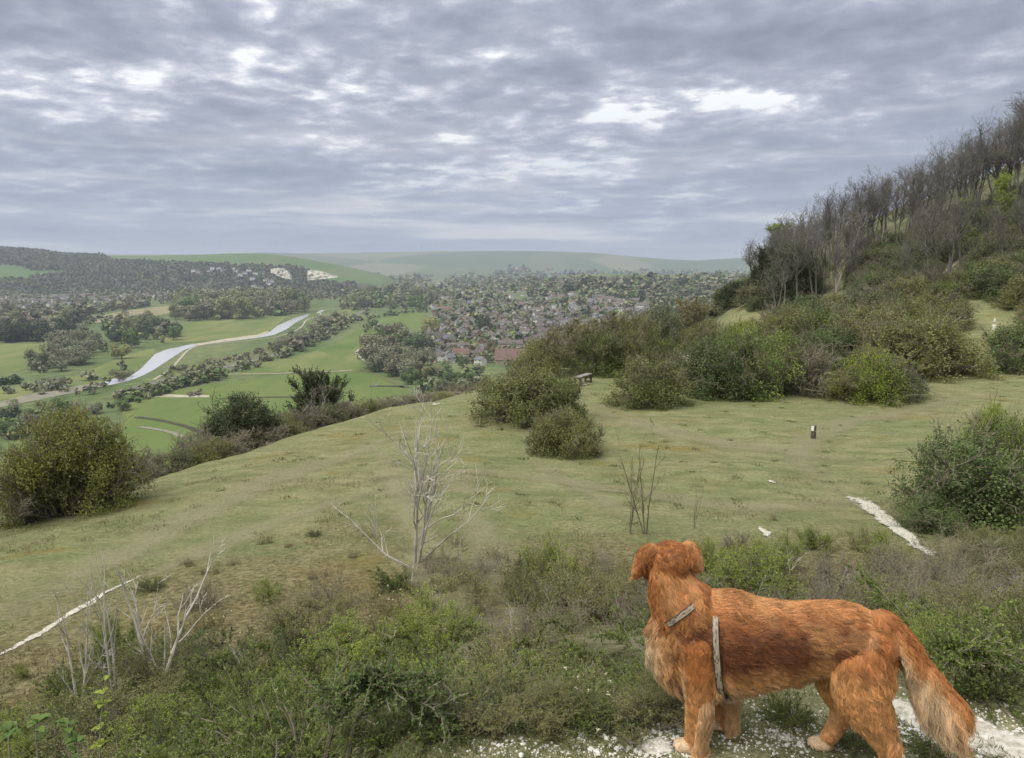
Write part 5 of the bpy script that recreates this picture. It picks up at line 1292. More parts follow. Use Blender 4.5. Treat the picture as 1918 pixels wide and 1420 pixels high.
# ------------------------------------------------------------------ grass blades, gravel and chalk stones on the knoll
def blades():
    rng = np.random.default_rng(3); k = 70000
    y = 1.9 + 2.6 * rng.random(k); x = rng.uniform(-.75, .78, k) * (y + .3); kd = knoll_d(x, y); keep = (kd < 1.0) & (vnoise(x, y, .35, 31) + .45 * vnoise(x, y, .12, 32) > -.18); x, y = x[keep], y[keep]; k = len(x)
    c = np.stack([x, y, terr(x, y)], 1); d = nrm(np.stack([rng.normal(0, .6, k), rng.normal(0, .6, k), np.full(k, .8)], 1)); n = nrm(np.cross(d, unit(rng, k)))
    L = rng.uniform(.012, .038, k); V, Q = leaves(c, d, n, L, np.full(k, .0032)); g = Geo(); g.add(V, Q=Q, tint=np.repeat(rng.random(k), 4)); o = g.build('grass', [M['grass_green']]); tag(o, 'short grass blades on the knoll under the dog', None, None, 'stuff')
    n = 330; ty = 16 + 30 * rng.random(n); tx = rng.uniform(-.5, .72, n) * ty; ok = (edge_dist(tx, ty) < -.5); tx, ty = tx[ok], ty[ok]; m = 34
    x = np.repeat(tx, m) + rng.normal(0, .10, len(tx) * m); y = np.repeat(ty, m) + rng.normal(0, .10, len(tx) * m); k = len(x); c = np.stack([x, y, terr(x, y) - .01], 1); d = nrm(np.stack([rng.normal(0, .6, k), rng.normal(0, .6, k), np.full(k, .8)], 1)); n = nrm(np.cross(d, unit(rng, k)))
    V, Q = leaves(c, d, n, rng.uniform(.04, .10, k), np.full(k, .018)); g = Geo(); g.add(V, Q=Q, tint=np.repeat(np.repeat(rng.random(len(tx)), m), 4)); o = g.build('tussocks', [M['grass_green']]); tag(o, 'scattered low grass tussocks on the meadow', None, None, 'stuff')
    k = 110000; y = 5 + 18 * rng.random(k) ** .8; x = rng.uniform(-.72, .72, k) * y; kd = knoll_d(x, y); keep = (kd > 1.5) & (vnoise(x, y, 1.6, 41) + .6 * vnoise(x, y, .5, 42) > -.05 + .25 * S(9, 15, kd)) & (edge_dist(x, y) < 0); x, y = x[keep], y[keep]; k = len(x)
    c = np.stack([x, y, terr(x, y) - .01], 1); d = nrm(np.stack([rng.normal(0, .5, k), rng.normal(0, .5, k), np.full(k, .8)], 1)); n = nrm(np.cross(d, unit(rng, k)))
    L = rng.uniform(.04, .12, k); V, Q = leaves(c, d, n, L, np.full(k, .010)); g = Geo(); g.add(V, Q=Q, tint=np.repeat(rng.random(k), 4)); o = g.build('dry_grass', [M['straw']]); tag(o, 'dry straw coloured grass tufts on the bank and meadow', None, None, 'stuff')
blades()
M['chalk_stone'] = rough_mat('chalk_stone', (.50, .48, .42), (.80, .78, .72), 30, .9, .002)
tpath('chalk_path', [(1560, 1290), (1640, 1310), (1740, 1345), (1830, 1378), (1930, 1408), (2050, 1440)], [.10, .14, .2, .24, .28, .3], 'white chalk path on the knoll to the right of the dog', lift=.006, jit=.05, cross=9)
tpath('chalk_path', [(1235, 1300), (1275, 1312), (1310, 1330)], [.05, .08, .05], 'small chalky scuff on the knoll crest left of the dog', lift=.006, jit=.03)
tpath('chalk_path', [(1190, 1395), (1230, 1400), (1270, 1410)], [.06, .09, .06], 'stony chalk scuff beside the front paw of the dog', lift=.006, jit=.03)
tpath('chalk_path', [(1390, 1370), (1470, 1385), (1540, 1400)], [.05, .08, .05], 'chalky scuff between the legs of the dog', lift=.006, jit=.03)
def stones():
    rng = np.random.default_rng(8); protos = []
    for q in range(6):
        V, T, Q = sphere((0, 0, 0), 1, None, 6, 4); V = V * (1 + .28 * rng.normal(size=(len(V), 1)).clip(-1, 1)) * np.array([1, rng.uniform(.6, .9), rng.uniform(.45, .7)])
        g = Geo(); g.add(V, T, Q); protos.append(g.mesh('stone', [M['chalk_stone']]))
    spots = [(1215, 1395, 70, 26, 60), (1265, 1308, 50, 14, 26), (1480, 1385, 120, 22, 50), (1180, 1370, 110, 30, 34), (1000, 1400, 160, 16, 30), (1800, 1370, 130, 40, 90), (1690, 1350, 70, 28, 40), (1450, 1335, 60, 18, 16)]
    root = bpy.data.objects['chalk_path']; n = 0
    roots = [o for o in bpy.data.objects if o.name.startswith('chalk_path')]
    for u, v, su, sv_, k in spots:
        parent = min(roots, key=lambda o: 0 if False else np.linalg.norm(np.array(o.data.vertices[len(o.data.vertices) // 2].co) - hit(u, min(v, 1415))))
        for _ in range(k):
            if n >= 300: break
            uu, vv = u + rng.normal(0, su * .55), v + rng.normal(0, sv_ * .55)
            p = hit(uu, vv)
            if p is None or p[1] > 3.6: continue
            s = rng.uniform(.005, .012) * (1.5 if rng.random() < .12 else 1)
            o = link('stone', protos[rng.integers(0, 6)], parent); o.location = (p[0], p[1], p[2] + s * .25); o.scale = (s, s, s); o.rotation_euler = (0, 0, rng.uniform(0, 6.28)); n += 1
    g = Geo(); V0, T0, Q0 = sphere((0, 0, 0), 1, None, 5, 3)
    for u, v, su, sv_, k in spots:
        for _ in range(k * 7):
            uu, vv = u + rng.normal(0, su * .8), v + rng.normal(0, sv_ * .8); p = hit(uu, vv, n=500)
            if p is None or p[1] > 3.8: continue
            s = rng.uniform(.0025, .006); g.add(V0 * s * rng.uniform(.6, 1.3, (len(V0), 1)) + p, T0, Q0)
    tag(g.build('gravel', [M['chalk_stone']]), 'small crumbs of white chalk on the knoll', None, None, 'stuff')
stones()

# ------------------------------------------------------------------ bench and marker posts
M['old_wood'] = rough_mat('weathered_wood', (.16, .14, .115), (.34, .31, .27), 8, .85, .003, 6, None, .2, (1, 1, .15))
M['dark_wood'] = rough_mat('dark_wood', (.05, .043, .036), (.12, .105, .09), 10, .85, .002)
M['white_plate'] = rough_mat('white_plate', (.72, .72, .70), (.82, .82, .80), 30, .5)
def bench():
    p = hit(1092, 719); o = link('bench', None); o.location = p; o.rotation_euler = (0, 0, R(62))
    for k in (-1, 0, 1):
        g = Geo(); g.box((0, k * .125, .455), (1.75, .115, .045)); g.build('seat_plank', [M['old_wood']], o)
    for x in (-.72, .72):
        f = link('leg_frame', None, o)
        for y in (-.16, .16): Geo().box((x, y, .2), (.09, .09, .44)).build('leg', [M['dark_wood']], f)
        Geo().box((x, 0, .405), (.085, .38, .052)).build('rail', [M['dark_wood']], f)
        Geo().box((x, 0, .05), (.08, .22, .07)).build('foot_rail', [M['dark_wood']], f)
    b = Geo(); b.box((-.45, 0, .24), (.56, .05, .06), tilt=((.78, 0, .62), (0, 1, 0), (-.62, 0, .78))); b.build('brace', [M['old_wood']], o)
    tag(o, 'low backless wooden bench in the clearing behind the central bush', 'bench')
bench()
def post(u, v, hp, wp, label, plate=True):
    p = hit(u, v); d = p[1] * math.cos(PITCH) - p[2] * math.sin(PITCH); h = hp * d / FPX; w = wp * d / FPX / 1.3
    o = link('marker_post', None); o.location = p; o.rotation_euler = (0, 0, R(38))
    g = Geo(); g.box((0, 0, h / 2 - .03), (w, w, h + .06)); g.build('post', [M['dark_wood']], o)
    g = Geo(); V = [(-w / 2, -w / 2, h), (w / 2, -w / 2, h), (w / 2, w / 2, h), (-w / 2, w / 2, h), (0, 0, h + w * .22)]; g.add(V, T=[[0, 1, 4], [1, 2, 4], [2, 3, 4], [3, 0, 4]]); g.build('post_cap', [M['old_wood']], o)
    g = Geo(); g.box((-w / 2 - .006, 0, h * .78), (.012, w * .82, h * .36)); g.build('plate', [M['white_plate']], o)
    g = Geo(); g.box((0, -w / 2 - .005, h * .56), (w * .6, .010, h * .1)); g.build('waymark', [M['old_wood']], o)
    tag(o, label, 'post')
post(1523, 822, 26, 8.5, 'short dark wooden marker post with a white plate on the open meadow')
# ------------------------------------------------------------------ trees of the valley
def far_leaf_mat():
    m, nt = new_mat('valley_foliage'); c = attr(nt, 'leaf_colour', 'Color'); ri = node(nt, 'ShaderNodeObjectInfo').outputs['Random']
    hsv = node(nt, 'ShaderNodeHueSaturation', {'Value': mth(nt, 'ADD', mth(nt, 'MULTIPLY', ri, .3), .85), 'Color': c}).outputs[0]
    finish(nt, node(nt, 'ShaderNodeBsdfPrincipled', {'Base Color': hsv, 'Roughness': .8, 'Specular IOR Level': .15}).outputs[0]); return m
M['far_leaf'] = far_leaf_mat()
KC = {'grey': (.200, .208, .128), 'brown': (.178, .165, .105), 'olive': (.215, .230, .105), 'green': (.125, .180, .062), 'dark': (.050, .072, .040), 'yellow': (.29, .275, .09), 'pink': (.24, .20, .16), 'willow': (.19, .24, .08)}
vr = np.random.default_rng(77)
def crown_cards(rng, n, size, W=.40, zc=.55, zr=.45, lumps=9, tall=False):
    a = unit(rng, lumps); cc = a * np.array([W * .55, W * .55, zr * .55]); rr = rng.uniform(.45, .7, lumps)
    cc[:, 2] = np.where(np.arange(lumps) < lumps // 3, -zr * .45, cc[:, 2]); i = rng.integers(0, lumps, n); d = unit(rng, n)
    c = cc[i] + d * rr[i][:, None] * np.array([W, W, zr]) * .62 * rng.uniform(.75, 1.08, (n, 1)) + np.array([0, 0, zc])
    if tall: c[:, :2] *= (1.15 - .9 * np.clip(c[:, 2:3], 0, 1))
    c[:, 2] = np.maximum(c[:, 2], .04)
    nl = nrm(d + .5 * unit(rng, n)); dl = unit(rng, n); dl = nrm(dl - nl * (dl * nl).sum(1)[:, None]); s = nrm(np.cross(dl, nl)); sz = (rng.uniform(.6, 1.3, n) * size)[:, None]
    V = np.stack([c - dl * sz * .5 - s * sz * .3, c + s * sz * .45 - dl * sz * .1, c + dl * sz * .55 + s * sz * .1, c - s * sz * .45 + dl * sz * .15], 1)
    return V.reshape(-1, 3), np.arange(n * 4).reshape(-1, 4), np.repeat(np.clip(rng.normal(1, .10, n) * (.9 + .25 * rng.random(lumps)[i]), .5, 1.6), 4)
VT = {}
for k in KC:
    VT[k] = []
    for q in range(3):
        rng = np.random.default_rng(hash(k) % 1 + 300 + q + 10 * list(KC).index(k)); V, Q, t = crown_cards(rng, 1500, .050, .44 + .06 * q, zc=.5, zr=.5, lumps=11)
        me = mesh_np('tree_crown', V, None, Q, [M['far_leaf']], attrs={'leaf_colour': np.column_stack([np.array(KC[k])[None] * t[:, None], np.ones(len(t))])})
        g = Geo(); P = grow(rng, np.zeros((1, 3)), np.array([[0, 0, 1.]]), .5, 5, .06); V, Q = tubes(P, np.linspace(.028, .012, 5)[None], 6); g.add(V, Q=Q); p, dd, rr, _ = spawn(rng, P, np.full((1, 5), .01), 5, .4, 1, .4, .9); P2 = grow(rng, p, dd, .25, 4, .1, .1); V, Q = tubes(P2, np.full((5, 4), .008), 4); g.add(V, Q=Q)
        VT[k].append((g.mesh('tree_trunk', [M['bark']]), me))
def vplace(U, V_):
    """ground places in the valley seen at (U, V_)"""
    U = np.asarray(U, float); V_ = np.asarray(V_, float); t = (710 - V_) / FPX; d = np.stack([(U - 959) / FPX, math.cos(PITCH) + t * math.sin(PITCH), -math.sin(PITCH) + t * math.cos(PITCH)], 1)
    z = np.full(len(U), ZV)
    for _ in range(60):
        P = d * (z / d[:, 2])[:, None]; z = .6 * z + .4 * valley_z(P[:, 0], P[:, 1])
    return d * (z / d[:, 2])[:, None]
TREES = []          # x, y, z, h, kind, area, width
def area(poly, n, hpx, kinds, name, w=(.9, 1.5)):
    n = int(n * 1.4); hpx = (hpx[0] * .7, hpx[1])
    us = [p[0] for p in poly]; vs_ = [p[1] for p in poly]; U, V_ = [], []
    while len(U) < n:
        u, v = vr.uniform(min(us), max(us)), vr.uniform(min(vs_), max(vs_))
        if in_poly(np.array([u]), np.array([v]), poly)[0]: U.append(u); V_.append(v)
    add(U, V_, hpx, kinds, name, w)
def line(pts, n, hpx, kinds, name, jit=3, w=(.9, 1.6)):
    n = int(n * 1.7); hpx = (hpx[0] * .55, hpx[1])
    pts = np.array(pts, float); seg = np.linalg.norm(np.diff(pts, axis=0), axis=1); cum = np.concatenate([[0], np.cumsum(seg)]); s = vr.uniform(0, cum[-1], n)
    add(np.interp(s, cum, pts[:, 0]) + vr.normal(0, jit, n), np.interp(s, cum, pts[:, 1]) + vr.normal(0, jit * .5, n), hpx, kinds, name, w)
def add(U, V_, hpx, kinds, name, w):
    P = vplace(U, V_); hpx = (hpx[0] * 1.12, hpx[1] * 1.2); ks, ws = zip(*kinds.items())
    for p in P: TREES.append((p, vr.uniform(*hpx) * (p[1] * math.cos(PITCH) - p[2] * math.sin(PITCH)) / FPX, str(vr.choice(ks, p=np.array(ws) / sum(ws))), name, vr.uniform(*w)))
def one(u, v, h, kind, name, w=1.1): add([u], [v], (h, h + .01), {kind: 1}, name, (w, w))
mix = {'grey': 5, 'brown': 2, 'olive': 3, 'green': 1}
area([(325, 602), (440, 600), (575, 588), (560, 570), (330, 578)], 75, (26, 42), {'grey': 5, 'olive': 4, 'brown': 2, 'green': 1}, 'the grey belt behind the river bend')
line([(0, 592), (160, 588), (330, 566)], 60, (14, 22), {'grey': 5, 'brown': 3, 'olive': 1}, 'the long hedge at far left')
line([(0, 606), (90, 602), (180, 606), (250, 610)], 26, (16, 26), {'grey': 4, 'pink': 2, 'olive': 2, 'dark': 1}, 'the row behind the dark pines')
line([(0, 640), (125, 636)], 18, (28, 40), {'dark': 3, 'grey': 1}, 'the dark pine clump at far left')
area([(120, 645), (205, 640), (195, 662), (130, 694), (50, 702), (70, 684)], 34, (24, 40), {'grey': 5, 'brown': 1}, 'the grey copse by the left field')
area([(195, 618), (330, 610), (330, 640), (300, 645), (200, 645)], 30, (16, 30), {'grey': 3, 'olive': 3, 'green': 2, 'dark': 1.5}, 'the mixed trees above the river')
one(228, 672, 32, 'yellow', 'the yellow willow by the river', 1.4); one(246, 652, 36, 'green', 'the round green tree by the river'); one(228, 618, 28, 'dark', 'the cedar', 1.7); one(80, 622, 28, 'pink', 'the pink tree')
line([(0, 722), (50, 716)], 10, (12, 18), {'dark': 1, 'green': 1}, 'the dark bushes at left edge')
line([(215, 748), (330, 718), (450, 692), (530, 668), (600, 640), (650, 610), (692, 584)], 95, (9, 17), {'grey': 4, 'olive': 3, 'green': 2, 'brown': 1}, 'the railway hedge', 4)
line([(300, 705), (420, 680), (520, 650), (600, 615), (640, 596)], 50, (6, 12), {'grey': 4, 'olive': 3, 'brown': 2}, 'the rough strip by the river path', 6)
line([(520, 660), (560, 650), (600, 628), (636, 604)], 26, (18, 28), {'grey': 4, 'brown': 2}, 'the railway hedge', 5)
line([(225, 752), (280, 745), (330, 728), (385, 715), (420, 706)], 36, (14, 22), {'green': 3, 'dark': 1, 'olive': 2, 'grey': 2}, 'the railway hedge', 4)
area([(-20, 770), (60, 765), (120, 762), (220, 748), (240, 770), (120, 800), (0, 830)], 42, (14, 26), {'green': 2, 'olive': 2, 'grey': 3, 'dark': 1}, 'the thicket behind the golden yew')
area([(-20, 735), (60, 722), (150, 712), (240, 690), (280, 700), (200, 735), (120, 745)], 18, (14, 24), {'grey': 3, 'brown': 1}, 'the thin trees on the river bank')
line([(350, 741), (372, 741)], 5, (8, 11), {'pink': 1}, 'the pale thicket in the pasture')
one(740, 645, 42, 'brown', 'the round brown tree', 1.3); one(715, 645, 34, 'green', 'the green tree left of the round brown one', 1.2); one(757, 655, 18, 'willow', 'the little lime tree', 1.2)
area([(680, 690), (690, 660), (740, 650), (800, 660), (805, 690), (780, 712), (720, 708)], 46, (26, 44), {'grey': 4, 'brown': 4, 'green': 1.5, 'dark': .6}, 'the copse below the town')
area([(740, 712), (800, 700), (900, 700), (925, 720), (900, 748), (800, 740)], 46, (14, 26), {'green': 3, 'dark': 2, 'olive': 3, 'grey': 3}, 'the scrub below the town')
area([(640, 582), (800, 578), (830, 560), (800, 550), (640, 558)], 80, (14, 26), {'willow': 2, 'olive': 3, 'grey': 4, 'green': 2}, 'the green belt before the town')
line([(690, 598), (770, 585), (800, 582)], 22, (6, 11), {'green': 2, 'dark': 1, 'olive': 2}, 'the hedge of the field by the town')
area([(668, 620), (700, 605), (720, 618), (690, 628)], 10, (8, 16), {'green': 1, 'grey': 1}, 'the hedge of the field by the town')
TOWN = [(798, 556), (900, 545), (1010, 545), (1130, 560), (1235, 578), (1235, 606), (1100, 628), (985, 690), (800, 680), (790, 640), (815, 600)]
area(TOWN, 420, (8, 18), {'grey': 3, 'brown': 3, 'green': 1.6, 'olive': 2.5, 'dark': 1.4, 'yellow': .3}, 'the town gardens')
one(797, 644, 27, 'dark', 'the cypress', .5); one(894, 622, 24, 'dark', 'the twin cypresses', .6); one(908, 622, 32, 'dark', 'the twin cypresses', .8); one(890, 602, 18, 'yellow', 'a yellow garden tree', 1.4); one(960, 640, 22, 'willow', 'a lime green garden tree', 1.2); one(978, 645, 20, 'dark', 'a dark garden tree', 1.2); one(807, 622, 26, 'yellow', 'a yellow garden tree', 1.3); one(918, 665, 32, 'brown', 'the bare garden tree', .8); one(868, 690, 26, 'green', 'the garden fir', .9); one(825, 546, 16, 'dark', 'the town pine', .8)
area([(838, 545), (1020, 548), (1400, 535), (1400, 508), (1180, 512), (1000, 516), (840, 522)], 620, (7, 14), {'grey': 4, 'brown': 3, 'olive': 2, 'green': 2, 'dark': 1.5, 'pink': .6}, 'the far edge of the town')
line([(930, 520), (990, 518)], 12, (14, 20), {'dark': 1, 'green': 1, 'grey': 2}, 'the far edge of the town', 4)
area([(1060, 545), (1180, 535), (1400, 528), (1420, 585), (1260, 588), (1210, 562), (1100, 556)], 420, (14, 24), {'grey': 4, 'olive': 1.5, 'green': 1.5, 'dark': 1.2, 'brown': 2}, 'the wood above the flats')
area([(400, 565), (640, 562), (800, 550), (800, 525), (640, 520), (500, 528), (400, 545)], 560, (6, 13), {'grey': 5, 'brown': 3, 'olive': 1.5, 'green': 1}, 'the plain before the quarry')
area([(-30, 585), (260, 566), (420, 556), (420, 548), (200, 550), (-30, 556)], 170, (6, 11), {'grey': 4, 'brown': 2, 'olive': 1, 'green': 1}, 'the left hand estate')
area([(500, 524), (800, 520), (1380, 512), (1380, 505), (800, 512), (620, 514)], 420, (3, 6), {'grey': 3, 'olive': 3, 'green': 2, 'brown': 1}, 'the far plain')
TREES.sort(key=lambda t: -t[1] / t[0][1])
KN = {'grey': 'grey leafless tree', 'brown': 'bare brown tree', 'olive': 'olive green tree', 'green': 'green tree', 'dark': 'dark evergreen tree', 'yellow': 'yellowish tree', 'pink': 'pale pinkish tree', 'willow': 'lime green tree'}
NV = 300
for i, (p, h, k, nm, w) in enumerate(TREES[:NV]):
    tr_, cr_ = VT[k][i % 3]; o = link('valley_tree', None); o.location = p; o.scale = (h * w, h * w, h); o.rotation_euler = (0, 0, vr.uniform(0, 6.28))
    link('trunk', tr_, o); link('crown', cr_, o); tag(o, '%s in the valley, %s' % (KN[k], nm if len(nm.split()) < 9 else nm) if not nm.startswith('a ') else '%s in the valley, %s' % (KN[k], nm), 'tree', 'trees in the valley')
def far_mass():
    rng = np.random.default_rng(6); VV, CC = [], []
    for p, h, k, nm, w in TREES[NV:]:
        n = 46 if p[1] < 2200 else 26; V, Q, t = crown_cards(rng, n, .26 if n > 30 else .34, .5, zc=.48, zr=.5, lumps=6)
        VV.append(V * np.array([h * w, h * w, h]) + p); CC.append(np.array(KC[k])[None] * t[:, None])
    V = np.concatenate(VV); C = np.concatenate(CC); o = link('distant_trees', mesh_np('distant_trees', V, None, np.arange(len(V)).reshape(-1, 4), [M['far_leaf']], attrs={'leaf_colour': np.column_stack([C, np.ones(len(C))])}))
    tag(o, 'mass of distant trees round the town and across the plain', None, None, 'stuff')
    # the woods of the left hill
    A, Y = rng.uniform(-.80, -.20, 60000), rng.uniform(2330, 3560, 60000); X = A * Y; Z = left_hill_z(X, Y); uv = proj(np.stack([X, Y, Z], 1)); ok = is_wood(uv[:, 0], uv[:, 1]) & (Z > -96); idx = np.where(ok)[0][:7500]; VV, CC = [], []
    for i in idx:
        h = rng.uniform(9, 17); V, Q, t = crown_cards(rng, 15, .45, .55, zc=.45, lumps=4); k = ['grey', 'brown', 'dark', 'green', 'grey', 'olive'][rng.choice(6, p=[.3, .16, .14, .15, .1, .15])]; VV.append(V * h + np.array([X[i], Y[i], Z[i]])); CC.append(np.array(KC[k])[None] * t[:, None] * .8)
    V = np.concatenate(VV); C = np.concatenate(CC); o = link('hill_woods', mesh_np('hill_woods', V, None, np.arange(len(V)).reshape(-1, 4), [M['far_leaf']], attrs={'leaf_colour': np.column_stack([C, np.ones(len(C))])}))
    tag(o, 'dark woods covering the long hill on the left', None, None, 'stuff')
far_mass()
# ------------------------------------------------------------------ the town
def pmat(name, col, r=.8): return rough_mat(name, tuple(c * .82 for c in col), tuple(min(c * 1.15, .85) for c in col), .6, r)
WALL = {'white': pmat('white_render', (.68, .66, .62)), 'brick': pmat('red_brick', (.25, .155, .115)), 'tan': pmat('tan_brick', (.36, .29, .21)), 'grey': pmat('grey_render', (.42, .41, .39))}
ROOF = {'brown': pmat('brown_tile', (.130, .112, .100)), 'red': pmat('red_tile', (.165, .105, .085)), 'grey': pmat('slate', (.15, .15, .155)), 'dark': pmat('dark_tile', (.10, .088, .08))}
M['glass'] = rough_mat('window_glass', (.03, .035, .04), (.05, .055, .06), 2, .15, 0, 2, None, .6)
M['trim'] = pmat('white_trim', (.74, .74, .72)); M['brickwork'] = WALL['brick']
def gable_walls(g, w, d, h, r, m=0):
    x, y = w / 2, d / 2; V = [(-x, -y, -1), (x, -y, -1), (x, y, -1), (-x, y, -1), (-x, -y, h), (x, -y, h), (x, y, h), (-x, y, h), (-x, 0, h + r), (x, 0, h + r)]
    g.add(V, T=[[4, 8, 7], [5, 6, 9]], Q=[[0, 1, 5, 4], [1, 2, 6, 5], [2, 3, 7, 6], [3, 0, 4, 7]], m=m)
def gable_roof(g, w, d, h, r, m=0, o=.45, t=.25):
    x, y = w / 2 + o, d / 2 + o; dz = r * o / (d / 2)
    for s in (-1, 1):
        V = [(-x, s * y, h - dz + .05), (x, s * y, h - dz + .05), (x, 0, h + r + .05), (-x, 0, h + r + .05)]; V = V + [(a, b, c + t) for a, b, c in V]
        g.add(V, Q=[[0, 1, 2, 3], [4, 7, 6, 5], [0, 4, 5, 1], [1, 5, 6, 2], [3, 2, 6, 7], [0, 3, 7, 4]], m=m)
def house_win(w, d, h, st):
    out = []
    for s in (-1, 1):
        for f in range(st):
            for x in (-.3, .3):
                if f == 0 and x > 0 and s < 0: continue
                out.append(((x * w, s * (d / 2 + .03), 1.5 + 2.6 * f), (1.7, .10, 1.2)))
    return out
STY = []
hrng = random.Random(21)
for i, (wl, rf, st, w, d) in enumerate([('white', 'brown', 2, 9, 8), ('brick', 'brown', 2, 8, 7), ('white', 'brown', 1, 12, 8), ('tan', 'brown', 2, 10, 7.5), ('grey', 'grey', 2, 8, 8), ('white', 'grey', 2, 9, 7), ('brick', 'brown', 2, 14, 8), ('tan', 'dark', 1, 11, 8), ('white', 'dark', 2, 16, 8), ('brick', 'dark', 2, 9, 8)]):
    h = 2.7 * st; r = d * .36; gw = Geo(); gable_walls(gw, w, d, h, r); gr = Geo(); gable_roof(gr, w, d, h, r)
    gc = Geo(); gc.box((w * .32, d * .1, h + r + .2), (.7, .9, 1.8)); wins = house_win(w, d, h, st)
    fl = Geo(); gable_walls(fl, w, d, h, r, 0); gable_roof(fl, w, d, h, r, 1); fl.box((w * .32, d * .1, h + r + .2), (.7, .9, 1.8), m=2)
    for c, dd in wins: fl.box(c, dd, m=3)
    for s in (-1, 1):
        for e in (-1, 1): pass
    STY.append(dict(wall=gw.mesh('house_wall', [WALL[wl]]), roof=gr.mesh('house_roof', [ROOF[rf]]), chim=gc.mesh('chimney', [M['brickwork']]), wins=wins, w=w, d=d, h=h, r=r, wl=wl, rf=rf, st=st, full=fl.mesh('house', [WALL[wl], ROOF[rf], M['brickwork'], M['glass']])))
gwin = Geo(); gwin.box((0, 0, 0), (1.7, .08, 1.2)); WINM = gwin.mesh('window', [M['trim']]); gp = Geo(); gp.box((0, 0, 0), (1.45, .12, .95)); PANEM = gp.mesh('pane', [M['glass']]); gd = Geo(); gd.box((0, 0, 0), (1.0, .12, 2.0)); DOORM = gd.mesh('door', [M['trim']])
def house(si, p, rz, label, group, parts):
    s = STY[si]
    if not parts:
        o = link('house', s['full']); o.location = p; o.rotation_euler = (0, 0, rz); return tag(o, label, 'house', group)
    o = link('house', None); o.location = p; o.rotation_euler = (0, 0, rz); link('wall', s['wall'], o); rf = link('roof', s['roof'], o); link('chimney', s['chim'], rf)
    for c, dd in s['wins']:
        w_ = link('window', WINM, o); w_.location = c; link('pane', PANEM, w_)
    dr = link('door', DOORM, o); dr.location = (.3 * s['w'], -s['d'] / 2 - .03, 1.0)
    return tag(o, label, 'house', group)
HN = {'white': 'white rendered', 'brick': 'red brick', 'tan': 'pale brick', 'grey': 'grey rendered'}; RN = {'brown': 'brown tiled roof', 'red': 'red tiled roof', 'grey': 'grey slate roof', 'dark': 'dark tiled roof'}
EXCL = [(848, 640, 900, 682), (905, 640, 990, 690)]
HO = []; occ = {}
for _ in range(9000):
    if len(HO) >= 560: break
    u, v = hrng.uniform(785, 1240), hrng.uniform(546, 690)
    if not in_poly(np.array([u]), np.array([v]), TOWN)[0] or any(a < u < c and b < v < d for a, b, c, d in EXCL): continue
    p = vplace([u], [v])[0]; key = (int(p[0] // 14), int(p[1] // 14)); bad = False
    for a in (-1, 0, 1):
        for b in (-1, 0, 1):
            for q in occ.get((key[0] + a, key[1] + b), []):
                if (q[0] - p[0]) ** 2 + (q[1] - p[1]) ** 2 < 12.5 ** 2: bad = True
    if bad: continue
    occ.setdefault(key, []).append(p); HO.append(p)
HO.sort(key=lambda p: p[1])
def street_dir(p): return .5 + .9 * float(vnoise(np.array([p[0]]), np.array([p[1]]), 160, 51)) * 2 + (math.pi / 2 if vnoise(np.array([p[0]]), np.array([p[1]]), 70, 52) > 0 else 0)
for i, p in enumerate(HO[:290]):
    si = hrng.randrange(len(STY)); s = STY[si]; side = 'near edge' if i < 70 else 'middle' if i < 180 else 'far side'; lr = 'left' if p[0] / p[1] < -.04 else 'right' if p[0] / p[1] > .06 else 'centre'
    house(si, p, street_dir(p) + hrng.uniform(-.08, .08), '%s %s house with %s, %s %s of town' % ('single storey' if s['st'] == 1 else 'long' if s['w'] > 13 else 'two storey', HN[s['wl']], RN[s['rf']], lr, side), 'houses of the town', i < 90)
# far houses
FH = [(p, street_dir(p)) for p in HO[290:]]
def far_area(poly, n):
    us = [q[0] for q in poly]; vs_ = [q[1] for q in poly]; c = 0
    while c < n:
        u, v = hrng.uniform(min(us), max(us)), hrng.uniform(min(vs_), max(vs_))
        if in_poly(np.array([u]), np.array([v]), poly)[0]: FH.append((vplace([u], [v])[0], hrng.uniform(0, 3.14))); c += 1
far_area([(0, 582), (110, 574), (240, 566), (330, 556), (330, 550), (150, 554), (0, 558)], 190)
far_area([(735, 545), (835, 542), (835, 528), (740, 530)], 110)
far_area([(840, 538), (1000, 545), (1400, 528), (1400, 510), (1000, 515), (850, 522)], 260)
far_area([(480, 552), (720, 545), (720, 525), (520, 530)], 120)
far_area([(640, 522), (720, 520), (700, 514), (640, 516)], 40)
mats = [WALL['white'], WALL['brick'], WALL['tan'], ROOF['brown'], ROOF['red'], ROOF['grey']]
g = Geo()
for p, a in FH:
    t = Geo(); w, d, h = hrng.uniform(8, 16), hrng.uniform(7, 9), hrng.choice([3, 5.4, 5.4]); gable_walls(t, w, d, h, 3, hrng.choice([0, 0, 0, 1, 2])); gable_roof(t, w, d, h, 3, hrng.choice([3, 3, 5, 4, 5]))
    V = np.concatenate(t.V); cs, sn = math.cos(a), math.sin(a); V = V @ np.array([[cs, sn, 0], [-sn, cs, 0], [0, 0, 1]]) + p
    b = 0
    for vv in [V]:
        g.V.append(vv); g.t.append(np.full(len(vv), .5))
        for T_, mm in zip(t.T, t.mt): g.T.append(T_ + g.n); g.mt.append(mm)
        for Q_, mm in zip(t.Q, t.mq): g.Q.append(Q_ + g.n); g.mq.append(mm)
        g.n += len(vv)
